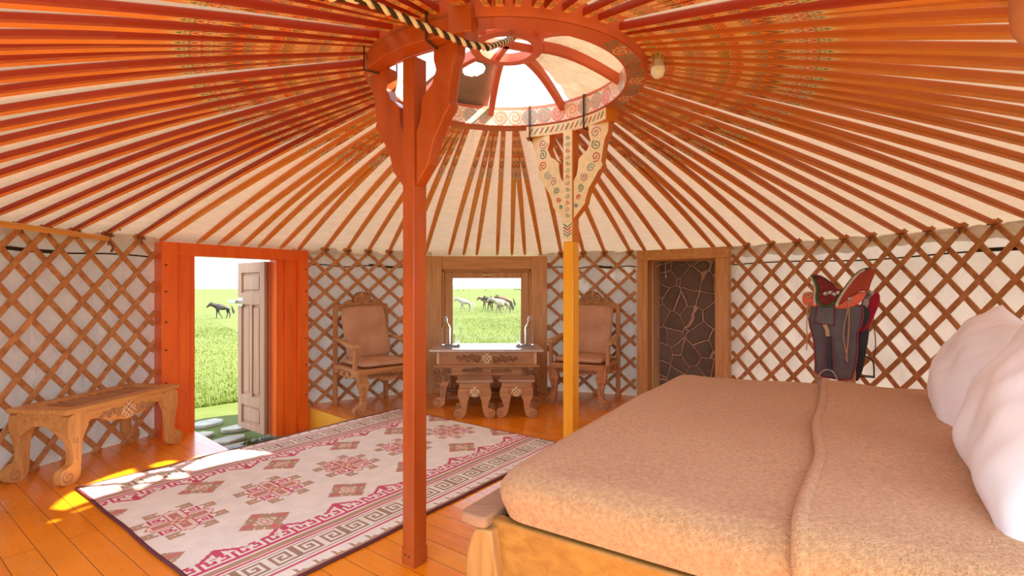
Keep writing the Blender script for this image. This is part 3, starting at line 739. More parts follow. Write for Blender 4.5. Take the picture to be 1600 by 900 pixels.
mb = MB(); mb.bb((2.50, nA+.03, 1.075), (2.545, nA+.06, 1.10), 0, Dd()); mb.bb((2.485, nA-.10, 1.07), (2.505, nA+.06, 1.105), 0, Dd()); mb.bb((2.535, nA+.0, 1.04), (2.545, nA+.10, 1.13), 0, Dd())
mb.build('handle', 'steel2', lf, bevel=.004) if 'steel2' in M else mb.build('handle', 'steel', lf, bevel=.004)
# entrance well floor and flagstones outside
def slab(cx, cy, z, r, seed, th=.05):
    random.seed(seed); P = []; n = random.randint(6, 8); a0 = random.random()*6
    for i in range(n):
        a = a0+2*PI*i/n; q = r*random.uniform(.8, 1.12); P.append((q*math.cos(a)*1.25, q*math.sin(a)*.85))
    return P
mb = MB(); mb.add([(x, y, -.262) for x, y in wellpts], [(0, 1, 2, 3)]); tag(mb.build('floor_well', 'stonecap', smooth=0), 'stone floor of the sunken entrance', kind='structure')
lab = ['broad pale flagstone just outside the entrance doorway', 'cracked grey flagstone beyond the threshold', 'blue-grey slate slab at the foot of the open door', 'dark slate slab beside the rug edge', 'rough pale flagstone at the edge of the grass']
fl = [(1.92, -5.14, .15, 0, 'stonecap'), (2.32, -5.16, .15, 0, 'stonecap'), (2.14, -5.52, .16, 0, 'stonecap'), (1.68, -5.50, .16, 0, 'stonecap'), (2.58, -5.52, .14, 0, 'stonecap'), (1.98, -5.88, .16, 0, 'stonecap'), (2.45, -5.98, .16, 0, 'stonecap'), (1.55, -5.92, .13, 0, 'stonecap'),
      (2.15, -4.72, .12, 1, 'slate'), (2.38, -4.6, .12, 1, 'slate'), (2.2, -4.42, .13, 1, 'slate'), (2.5, -4.80, .10, 1, 'slate'), (2.0, -4.56, .12, 1, 'slate')]
for i, (d_, n_, r, kk, mt) in enumerate(fl):
    c = TD @ Vector((d_, n_, 0)); P = slab(0, 0, 0, r*1.0, i+3); mb = MB()
    mb.prism(P, (0, 0, .02), tuple(D), (N.x, N.y, 0), .045)
    o = mb.build('flagstone', mt, bevel=.012); o.location = (c.x, c.y, -.262 if kk else tz(c.x, c.y)+.0)
    tag(o, 'pale irregular flagstone on the ground outside the entrance doorway' if not kk else 'blue-grey slate stone in the sunken entrance by the rug', 'stone', 'flagstones outside the doorway' if not kk else 'slate stones in the entrance well')
random.seed(11)
# moss tuft in the well
def tuft(name, n, c, rad, h, label, cat, seed):
    rs = random.Random(seed); mb = MB()
    for _ in range(n):
        a = rs.random()*6.28; r = rad*math.sqrt(rs.random()); x, y = c[0]+r*math.cos(a), c[1]+r*math.sin(a)*.6; hh = h*rs.uniform(.5, 1.1); b = rs.random()*6.28; wd = .004
        dx, dy = math.cos(b), math.sin(b); l = hh*rs.uniform(.1, .6); z = c[2]
        mb.add([(x-dy*wd, y+dx*wd, z), (x+dy*wd, y-dx*wd, z), (x+dx*l, y+dy*l, z+hh)], [(0, 1, 2)])
    o = mb.build(name, 'blade', smooth=0); origin_to(o, c); return tag(o, label, cat, kind='stuff')
c = TD @ Vector((2.42, -4.68, -.25)); tuft('grass_tuft', 700, c, .2, .07, 'green grass and moss growing between the slates in the sunken entrance', 'grass', 3)
# field grass seen through the doorway and window
rs = random.Random(5); vs = []; fs = []
for sec, (a0, a1, n) in enumerate(((122, 155, 42000), (80, 106, 26000))):
    for _ in range(n):
        a = rs.uniform(a0, a1); r = (5.3 if sec == 0 else 3.9)+50*rs.random()**2.4; p = polar(a, r); x, y = p.x, p.y
        q = TD.inverted() @ Vector((x, y, 0))
        if 1.2 < q.x < 2.9 and q.y > -6.0: continue
        z = tz(x, y)-.01; s = 1+r*.05; hh = rs.uniform(.02, .055)*min(s, 2.2); b = rs.random()*6.28; wd = .005*s; dx, dy = math.cos(b), math.sin(b); l = hh*rs.uniform(.1, .7); k = len(vs)
        vs += [(x-dy*wd, y+dx*wd, z), (x+dy*wd, y-dx*wd, z), (x+dx*l, y+dy*l, z+hh)]; fs.append((k, k+1, k+2))
mb = MB(); mb.add(vs, fs); o = mb.build('field_grass', 'blade', smooth=0); tag(o, 'short bright green grass blades covering the steppe outside', 'grass', kind='stuff')

# ================================================================== WINDOW
win = thing('window_1', 'square window in a broad pine frame looking out on the grassland', None, (-.296, 5.85, 0), kind='structure')
wo = Vector((-.296, 5.85, 0))
def W(lo, hi, mb): mb.bb([a-b for a, b in zip(lo, wo)], [a-b for a, b in zip(hi, wo)])
mb = MB(); W((-1.0, 5.85, 0), (-.815, 6.05, 1.60), mb); mb.build('left_board', 'pine', win, bevel=.005)
mb = MB(); W((.223, 5.85, 0), (.408, 6.05, 1.60), mb); mb.build('right_board', 'pine', win, bevel=.005)
mb = MB(); W((-.815, 5.852, 1.445), (.223, 6.05, 1.598), mb); mb.build('head_board', 'pineh', win, bevel=.005)
mb = MB(); W((-.815, 5.87, 0), (.223, 6.05, .42), mb); mb.build('lower_panel', 'pineh', win, bevel=.005)
mb = MB(); W((-.815, 5.83, .40), (.223, 6.06, .44), mb); mb.build('window_sill', 'pineh', win, bevel=.005)
mb = MB(); W((-.815, 5.885, .44), (-.79, 6.05, 1.445), mb); W((.198, 5.885, .44), (.223, 6.05, 1.445), mb); W((-.815, 5.885, 1.42), (.223, 6.05, 1.445), mb); mb.build('moulding', 'pine', win, bevel=.005)
sash = MB(); W((-.79, 5.93, .44), (-.70, 5.99, 1.42), sash); W((.105, 5.93, .44), (.198, 5.99, 1.42), sash); W((-.70, 5.93, 1.345), (.105, 5.99, 1.42), sash); W((-.70, 5.93, .44), (.105, 5.99, .53), sash)
sash.build('window_frame', 'pine', win, bevel=.006)
mb = MB(); W((-.70, 5.965, .53), (.105, 5.969, 1.345), mb); mb.build('pane', 'paneglass', win, smooth=0)
mb = MB(); W((-.34, 5.90, 1.375), (-.23, 5.925, 1.39), mb); W((-.345, 5.905, 1.368), (-.325, 5.93, 1.398), mb); mb.build('latch', 'brass', win, bevel=.003)

# ================================================================== STONE DOORWAY (right)
dL = Vector((1.40, 5.58, 0)); dR = Vector((2.15, 5.00, 0)); e = (dR-dL).normalized(); LN = (dR-dL).length; ou = Vector((-e.y, e.x, 0))
if ou.y < 0: ou = -ou
T2 = Matrix(((e.x, ou.x, 0, 0), (e.y, ou.y, 0, 0), (0, 0, 1, 0), (0, 0, 0, 1)))
d2 = thing('door_2', 'plain pine doorway opening onto a wall of dark irregular stones', None, dL, kind='structure')
mb = MB(); mb.bb((-.005, -.03, 0), (.115, .10, 1.53), 0, T2); mb.build('left_jamb', 'pine', d2, bevel=.004)
mb = MB(); mb.bb((LN-.125, -.03, 0), (LN, .10, 1.53), 0, T2); mb.build('right_jamb', 'pine', d2, bevel=.004)
mb = MB(); mb.bb((-.005, -.032, 1.53), (LN, .10, 1.64), 0, T2); mb.build('lintel', 'pineh', d2, bevel=.004)
mb = MB(); mb.bb((.095, .10, 0), (.125, .30, 1.55), 0, T2); mb.build('side_board', 'pale', d2, bevel=.003)
mb = MB(); mb.bb((LN-.13, .10, 0), (LN-.105, .30, 1.55), 0, T2); mb.bb((.08, .10, 1.525), (LN-.1, .30, 1.55), 0, T2); mb.build('reveal_board', 'pale', d2, bevel=.003)
mb = MB(); mb.bb((-.1, .30, -.02), (LN+.1, .38, 1.70), 0, T2); o = mb.build('wall_stone', 'stone', None, smooth=0); o.location = dL; tag(o, 'dark irregular stone wall with pale mortar behind the pine doorway', kind='structure')
mb = MB(); b = T2 @ Vector((.26, .12, 1.5))
mb.tube([b, b+Vector((0, 0, -.1)), b+Vector((.004, 0, -.13))], .003, 5); mb.tube([b+Vector((.004, 0, -.13)), b+Vector((.004, 0, -.16))], .007, 6)
mb.tube([b+Vector((-.1, .05, -.04)), b+Vector((-.04, .02, -.01)), b, b+Vector((.05, -.02, .01))], .0025, 5)
o = mb.build('pull_cord', 'cordw'); o.location = dL; tag(o, 'thin white pull cord hanging in the top of the stone doorway', 'cord')
# dark threshold boards under doorway
# ================================================================== BULB
bt = thing('light_bulb', 'unlit white light bulb hanging on bundled cord beside the crown ring', 'light bulb', (.70, 2.42, 2.40))
mb = MB(); mb.lathe([(.004, -.165), (.016, -.162), (.027, -.150), (.033, -.132), (.032, -.115)], (0, 0, 0), 18, 0); mb.build('globe', 'bulbw', bt, smooth=70)
mb = MB(); mb.lathe([(.032, -.115), (.027, -.095), (.018, -.07), (.016, -.06)], (0, 0, 0), 18, 0); mb.build('lamp_base', 'bulbg', bt, smooth=70)
mb = MB(); rs = random.Random(2)
for i in range(16):
    a = rs.random()*6.28; q = .024
    mb.tube([(0, 0, .0), (q*math.cos(a), q*math.sin(a), -.03), (q*1.1*math.cos(a+.4), q*1.1*math.sin(a+.4), -.06), (.012*math.cos(a), .012*math.sin(a), -.09)], .004, 5)
mb.tube([(0, 0, .03), (0, 0, 0)], .004, 5); mb.tube([(-.01, 0, -.07), (-.035, -.01, -.09), (-.02, -.02, -.11)], .003, 5)
mb.build('cord_bundle', 'twine', bt, smooth=60)
# unidentified rounded shape, modelled as hanging at the upper right
mb = MB(); mb.lathe([(.002, -.10), (.03, -.097), (.052, -.085), (.066, -.06), (.072, -.02), (.072, .05), (.068, .12), (.06, .14)], (0, 0, 0), 26)
o = mb.build('hanging_blob', 'pinkbrown', smooth=80); o.location = (1.40, 1.32, 1.975); tag(o, 'unidentified rounded pinkish-brown pouch hanging from the roof at the upper right corner', 'blob')
# ================================================================== RUG
def rugimage():
    L, Wd = 2.52, 1.98; c = .0072; nu, nv = int(L/c), int(Wd/c)
    CR = (.94, .95, .91); PK = (.66, .10, .20); TA = (.52, .36, .25); RD = (.72, .22, .22); MR = (.14, .035, .045); TL = (.40, .28, .20)
    img = np.zeros((nu, nv, 3), np.float32); img[:] = CR
    U, V = np.meshgrid(np.arange(nu), np.arange(nv), indexing='ij')
    # borders, distance b (cells) from each long edge
    for side in (0, 1):
        B = V if side == 0 else nv-1-V
        def band(lo, hi, col): img[(B >= lo) & (B < hi)] = col
        band(0, 2, MR)
        band(2, 11, CR)   # running dog
        ph = (U % 13); m = (B >= 2) & (B < 11) & ((ph < (11-B)*1.1) & (ph > 1) | (B < 4)); img[m] = TA
        m = (B >= 5) & (B < 9) & (ph > 3) & (ph < 6); img[m] = CR
        band(11, 13, CR); band(13, 15, PK); band(15, 17, CR)
        band(17, 37, TL)
        # key meander in cream, 2 cells thick, period 28
        pat = ["##################", "#................#", "#.######..######.#", "#.#....#..#....#.#", "#.#.##.#..#.##.#.#", "#.#..#.#..#.#..#.#", "#.####.#..#.####.#", "#......#..#......#", "########..########"]
        P = np.array([[ch == '#' for ch in r] for r in pat])     # 9 x 18
        pu = (U//2) % 18; pb = np.clip((B-18)//2, 0, 8)
        m = (B >= 18) & (B < 36) & P[pb, pu]; img[m] = CR
        band(37, 39, CR); band(39, 41, PK); band(41, 42, CR); band(42, 47, TA); band(47, 49, CR); band(49, 51, PK)
        # small pink meander with stepped triangles into the field
        band(51, 61, PK)
        pat = ["####.#####", "...#.#...#", "##.#.#.#.#", "#..#.#.###", "#.##...#..", "######.###"]
        P = np.array([[ch == '#' for ch in r] for r in pat]); pu = (U//2) % 10; pb = np.clip((B-52)//2, 0, 5)
        m = (B >= 52) & (B < 61) & P[np.clip(pb, 0, 4), pu]; img[m] = CR
        per = 44; q = np.abs((U % per)-per/2); h = 61+np.maximum(0, 11-q*.75)
        m = (B >= 61) & (B < h); img[m] = PK
        m = (B >= 61) & (B < h-3.5) & (q > 2); img[m] = CR
        m = (B >= 61) & (B < 63) & (q > 12) & ((U % 8) < 5); img[m] = PK
    def stamp(cu, cv, fn):
        du = U-cu/c; dv = V-cv/c; fn(du, dv)
    def large(du, dv):
        a = np.abs(du); b = np.abs(dv)
        for (x, y, lx) in ((a, b, 20), (b, a, 20)):
            m = (x < lx+3-y*.7) & (y < 6.5) ; img[m] = PK
            m = (x < lx+1.8-y*.7) & (y < 5.3); img[m] = (.88, .82, .74)
        for (x, y, lx) in ((a, b, 18), (b, a, 16)):
            m = (x < lx) & (y < 3.2); img[m] = RD
            m = (x < lx) & (y < 3.2) & (x % 9 < 2) ; img[m] = TA
            m = (x > 5) & (x < lx-2) & (y < 1.2); img[m] = TA
        m = (a < 8-b) ; img[m] = RD
        m = (a+b < 8) & ((du.astype(int)//3+dv.astype(int)//3) % 2 == 0); img[m] = (.80, .68, .5)
        # stepped hooks in the quadrants
        for (cx_, cy_, r_, col) in ((12, 12, 4, PK), (23, 11, 4, TA), (11, 23, 4, TA)):
            x = a-cx_; y = b-cy_; rr = np.maximum(np.abs(x), np.abs(y))
            m = (np.abs(rr-r_) < .8) & ~((x < 0) & (np.abs(y) < r_*.5)); img[m] = col
            m = (np.abs(rr-r_*.4) < .8) & (x < r_*.5); img[m] = col
            if col is TA: m = (rr < r_*.8) & (rr > r_*.55); img[m] = (.62, .46, .33)
    def small(du, dv):
        a = np.abs(du); b = np.abs(dv)
        r = a+b
        m = (r < 19); img[m] = TA
        m = (np.abs(a-b) < 5.5) & (a > 5) & (b > 5) & (r < 19) ; img[m] = CR
        m = (np.abs(a-7) < 1.2) & (np.abs(b-7) < 4) | (np.abs(b-7) < 1.2) & (np.abs(a-7) < 4); img[m] = TA
        m = (r < 17) & ((a < 2) | (b < 2)); img[m] = RD
        m = (r < 9); img[m] = (.85, .78, .66)
        m = (np.abs(np.maximum(a, b)-5) < .8); img[m] = TA
        m = (np.maximum(a, b) < 2.5); img[m] = RD
        m = (np.maximum(a, b) < 1.2); img[m] = CR
    for k in range(6):
        stamp(.20+.51*k, .985, large)
    for k in range(6):
        for v in (.61, 1.36): stamp(-.055+.51*k, v, small)
    # worn, slightly uneven wool
    rs_ = np.random.RandomState(3); img *= (1+.06*(rs_.rand(nu, nv, 1)-.5))
    return img.astype(np.float32), nu, nv, L, Wd
img, nu, nv, RL, RWd = rugimage()
r0 = D*.896+N*(-3.97)     # left near corner
def rugpt(u, v):
    p = r0+D*(u*RL)+N*(v*RWd)+D*(.012*noise.noise(Vector((v*4, 0, 1 if u > .5 else 5))))
    e_ = .012*noise.noise(Vector((u*6, 2 if v > .5 else 9, 0))) if (v < .02 or v > .98) else 0
    z = .011+.0035*noise.noise(Vector((u*9, v*7, 3)))
    return Vector((p.x, p.y, z))+N*e_-rc
rc = r0+D*RL/2+N*RWd/2
rug = thing('rug', 'cream rug with crimson and brown knot motifs lying between the doorway and the bed', 'rug', (rc.x, rc.y, 0))
rc = Vector((rc.x, rc.y, 0))
M['rug'] = attrmat('woven_wool_rug', .95, .5, 160)
colorgrid('rug_field', rugpt, nu, nv, img, 'rug', rug)
mb = MB()
P = [rugpt(0, v)+Vector((0, 0, -.003)) for v in np.linspace(0, 1, 60)]; mb.tube(P, .008, 6)
mb.build('rug_binding', 'maroon', rug, smooth=60); mb = MB()
P = [rugpt(1, v)+Vector((0, 0, -.003)) for v in np.linspace(0, 1, 60)]; mb.tube(P, .006, 6)
mb.build('rug_binding', 'maroon', rug, smooth=60)
for v in (0, 1):
    mb = MB(); mb.tube([rugpt(u, v)+Vector((0, 0, -.004)) for u in np.linspace(0, 1, 60)], .006, 6)
    mb.build('rug_selvedge', 'maroon', rug, smooth=60)

# ================================================================== FURNITURE HELPERS
def legpoly(h, s=1.0, top=.16):
    k = h
    return smoothpoly([(0, k), (.010, k*.86), (.006, k*.70), (-.020, k*.52), (-.028, k*.36), (-.018, .105*s), (.006, .098*s), (.034*s+.006, .084*s), (.050*s, .05*s), (.040*s, .012*s), (.012, 0), (-.030*s, 0), (-.062*s, .03*s), (-.075, k*.26), (-.080, k*.45), (-.086, k*.60), (-.105, k*.72), (-top, k*.80), (-top, k)], 1)
def cab(parent, base, ux, h, th, s=1.0, top=.16, mats=('carved', 'carvedark'), relief=True, flip=1, name='leg'):
    """carved curved leg with scroll foot; ux = outward direction in the plane of the leg"""
    b = Vector(base); ux = Vector(ux).normalized(); mb = MB()
    mb.prism(legpoly(h, s, top), b, ux, (0, 0, 1), th, 0)
    for sd_ in (-1, 1):
        mb.tube(on(spiral((.004, .047*s), .036*s, 1.4, 1.2, -1), b, ux, (0, 0, 1), sd_*th/2), .0045*s, 5, 1)
        if relief:
            mb.tube(on(spiral((-.035, h*.62), .022, 1.2, 2.2, 1), b, ux, (0, 0, 1), sd_*th/2), .0035, 5, 1)
            mb.tube(on([(-.055, h*.62), (-.05, h*.48), (-.045, h*.36), (-.055, h*.32)], b, ux, (0, 0, 1), sd_*th/2), .0035, 5, 1)
            mb.tube(on([(-.03, h*.72), (-.02, h*.80), (-.03, h*.88)], b, ux, (0, 0, 1), sd_*th/2), .003, 5, 1)
    return mb.build(name, list(mats), parent, bevel=.003, smooth=40)
def apron(parent, c, ux, L, h, th, mats, drop=.03, name='apron', carve=True, knotsize=.055, gold=True, z1=None):
    """scalloped rail; c = centre of top edge"""
    ux = Vector(ux); P = [(-L/2, 0), (L/2, 0), (L/2, -h*.55), (L*.42, -h*.62), (L*.36, -h*.5), (L*.26, -h*.62), (L*.17, -h*.95), (L*.09, -h*.90), (0, -h-drop*.3), (-L*.09, -h*.90), (-L*.17, -h*.95), (-L*.26, -h*.62), (-L*.36, -h*.5), (-L*.42, -h*.62), (-L/2, -h*.55)]
    P = [(x, y) for x, y in P]; Q = P[:2]+smoothpoly(P[2:], 1, closed=False)
    mb = MB(); mb.prism(Q, c, ux, (0, 0, 1), th, 0)
    o = mb.build(name, mats[0], parent, bevel=.003, smooth=40)
    return o
def carving(parent, c, ux, nrm, L, h, mat, name='carving', seed=0, gap=.07):
    """mirrored leafy scrolls in relief"""
    c = Vector(c); ux = Vector(ux); up = Vector((0, 0, 1))
    off = Vector(nrm).normalized()*.002
    for sg in (-1, 1):
        mb = MB(); x = gap; i = 0
        while x < L/2:
            r = h*.5*(1-.55*(x-gap)/(L/2-gap+1e-6))
            cy_ = h*.12*(1 if i % 2 else -1)
            P = spiral((sg*(x+r*.6), cy_), r, 1.5, PI if i % 2 else 0, sg*(1 if i % 2 else -1))
            mb.tube([c+off+ux*a+up*b for a, b in P], max(.003, r*.17), 5, 0)
            mb.tube([c+off+ux*(sg*(x-r*.2))+up*(-cy_*2), c+off+ux*(sg*(x+r*.5))+up*(cy_*3.2), c+off+ux*(sg*(x+r*1.5))+up*(-cy_*.5)], max(.0025, r*.13), 5, 0)
            x += r*1.25; i += 1
        mb.build(name, mat, parent, smooth=60)
def knotpart(parent, c, ux, nrm, s, mat='gold', name='knot_emblem', plate=None):
    mb = MB(); c = Vector(c)+Vector(nrm).normalized()*.004
    knot(mb, c, Vector(ux), Vector((0, 0, 1)), s, s*.045, 0)
    o = mb.build(name, mat, parent, smooth=60); o['label'] = 'pale gold knot emblem'
    return o
def superell(a, b, c, e1=.5, e2=.3, nu=28, nv=18):
    def p(x, e): return math.copysign(abs(x)**e, x)
    def fn(u, v):
        th = -PI/2+PI*v; ph = -PI+2*PI*u
        return Vector((a*p(math.cos(th), e1)*p(math.cos(ph), e2), b*p(math.cos(th), e1)*p(math.sin(ph), e2), c*p(math.sin(th), e1)))
    return fn, nu, nv

# ================================================================== BENCH
bm_ = thing('bench', 'low slatted wooden bench with scroll feet standing against the left lattice wall', 'bench', (-2.915, 3.59, 0), math.radians(82.5))
W_, D_ = .89, .44; zt = .468
mb = MB()
mb.bb((-W_/2, -D_/2, zt-.030), (W_/2, -D_/2+.085, zt)); mb.build('front_rail', 'bench', bm_, bevel=.004)
mb = MB(); mb.bb((-W_/2, D_/2-.075, zt-.030), (W_/2, D_/2, zt)); mb.build('back_rail', 'bench', bm_, bevel=.004)
for sx in (-1, 1):
    mb = MB(); mb.bb((sx*W_/2-(0 if sx < 0 else .105), -D_/2+.085, zt-.030), (sx*W_/2+(.105 if sx < 0 else 0), D_/2-.075, zt)); mb.build('end_rail', 'bench', bm_, bevel=.004)
M['slat'] = wood('bench_slat_wood', (.40, .18, .07), (.52, .27, .12), 1, .5)
for i in range(10):
    x = -W_/2+.135+i*.0700
    mb = MB(); mb.bb((x-.018, -D_/2+.08, zt-.030), (x+.018, D_/2-.07, zt-.012)); mb.build('seat_slat', 'slat', bm_, bevel=.002)
a_ = apron(bm_, (0, -D_/2+.03, zt-.03), (1, 0, 0), W_-.16, .125, .03, ('bench',))
apron(bm_, (0, D_/2-.03, zt-.03), (1, 0, 0), W_-.16, .12, .03, ('bench',))
for sx in (-1, 1):
    P = [(-.17, 0), (.17, 0), (.17, -.17), (.12, -.13), (.05, -.085), (0, -.08), (-.05, -.085), (-.12, -.13), (-.17, -.17)]
    mb = MB(); mb.prism(P, (sx*(W_/2-.035), 0, zt-.03), (0, 1, 0), (0, 0, 1), .028); mb.build('end_apron', 'bench', bm_, bevel=.003)
    for sy in (-1, 1):
        cab(bm_, (sx*(W_/2-.02), sy*(D_/2-.03), 0), (sx, 0, 0), zt-.03, .052, 1.15, .13, ('benchv', 'slat'))
carving(bm_, (0, -D_/2+.014, zt-.095), (1, 0, 0), (0, -1, 0), .40, .07, 'slat', gap=.05)
knotpart(bm_, (0, -D_/2+.012, zt-.095), (1, 0, 0), (0, -1, 0), .105, 'pale')

# ================================================================== SIDE TABLE
tb = thing('carved_table', 'low carved wooden table with pale top and drawer front under the window', 'table', (-.25, 5.45, 0))
mb = MB(); mb.prism([(-.60, -.295), (.575, -.295), (.535, .295), (-.56, .295)], (0, 0, .586), (1, 0, 0), (0, 1, 0), .028); mb.build('table_top', 'tabletop', tb, bevel=.006)
mb = MB(); mb.bb((-.525, -.25, .435), (.505, .25, .572)); mb.build('drawer_box', 'carved', tb, bevel=.004)
for x in (-.525, .475):
    mb = MB(); mb.bb((x, -.262, .445), (x+.03, -.235, .565)); mb.build('corner_block', 'pale', tb, bevel=.003)
mb = MB(); mb.bb((-.555, -.275, .418), (.535, .27, .437)); mb.build('ledge', 'carved', tb, bevel=.004)
mb = MB(); mb.bb((-.535, -.26, .33), (.515, -.23, .42)); mb.bb((-.535, .23, .33), (.515, .26, .42)); mb.bb((-.535, -.24, .33), (-.51, .24, .42)); mb.bb((.49, -.24, .33), (.515, .24, .42)); mb.build('lower_apron', 'carved', tb, bevel=.004)
mb = MB(); P = [(-.35, 0), (.35, 0), (.32, -.03), (.2, -.02), (.1, -.05), (0, -.03), (-.1, -.05), (-.2, -.02), (-.32, -.03)]; mb.prism(smoothpoly(P, 1), (-.01, -.248, .335), (1, 0, 0), (0, 0, 1), .028); mb.build('apron_scallop', 'carvedark', tb, bevel=.003)
carving(tb, (-.01, -.251, .503), (1, 0, 0), (0, -1, 0), .62, .088, 'carvedark', gap=.07)
knotpart(tb, (-.01, -.25, .503), (1, 0, 0), (0, -1, 0), .105, 'gold')
carving(tb, (-.01, -.262, .385), (1, 0, 0), (0, -1, 0), .5, .05, 'carvedark', name='apron_carving', gap=.05)
for sx in (-1, 1):
    for sy in (-1, 1):
        cab(tb, (-.01+sx*.50, sy*.235, 0), (sx, 0, 0), .34, .06, 1.1, .12)
    # big carved knees
    mb = MB()
    for i, (dx, dz, r) in enumerate(((.02, .37, .05), (-.05, .36, .042), (.0, .29, .042), (-.10, .385, .032), (-.07, .30, .03), (.015, .225, .026))):
        mb.tube(on(spiral((sx*(.49+dx), dz), r, 1.5, i*1.9, sx), (-.01, -.272, 0), (1, 0, 0), (0, 0, 1)), r*.2, 6)
    mb.build('knee_carving', 'carvedark', tb, smooth=60)
mb = MB(); mb.bb((-.49, -.20, .07), (.47, -.17, .11)); mb.bb((-.49, .17, .07), (.47, .2, .11)); mb.build('stretcher', 'carvedark', tb, bevel=.004)

# ================================================================== STOOLS
def stool(x, y, rz, label):
    t = thing('carved_stool', label, 'stool', (x, y, 0), math.radians(rz), None)
    mb = MB(); mb.prism([(-.175, -.145), (.175, -.145), (.165, .145), (-.165, .145)], (0, 0, .345), (1, 0, 0), (0, 1, 0), .022); mb.build('seat', 'stooltop', t, bevel=.005)
    mb = MB(); mb.bb((-.145, -.12, .275), (.145, .12, .335)); mb.build('seat_box', 'carved', t, bevel=.004)
    for s_ in (-1, 1):
        mb = MB(); P = [(-.15, .02), (.15, .02), (.155, -.03), (.10, -.025), (.06, -.045), (.0, -.075), (-.06, -.045), (-.10, -.025), (-.155, -.03)]; mb.prism(smoothpoly(P, 1), (0, s_*.128, .262), (1, 0, 0), (0, 0, 1), .028); mb.build('apron', 'carved', t, bevel=.003)
        for sy in (-1, 1): cab(t, (s_*.150, sy*.125, 0), (s_, 0, 0), .285, .05, .95, .075, relief=False)
        mb = MB(); mb.bb((s_*.14-.012, -.12, .22), (s_*.14+.012, .12, .285)); mb.build('side_apron', 'carved', t, bevel=.003)
    knotpart(t, (0, -.144, .25), (1, 0, 0), (0, -1, 0), .085, 'gold')
    return t
stool(-.36, 4.90, 3, 'small carved stool on the left, standing in front of the table')
stool(.052, 4.93, -4, 'small carved stool on the right, standing in front of the table')

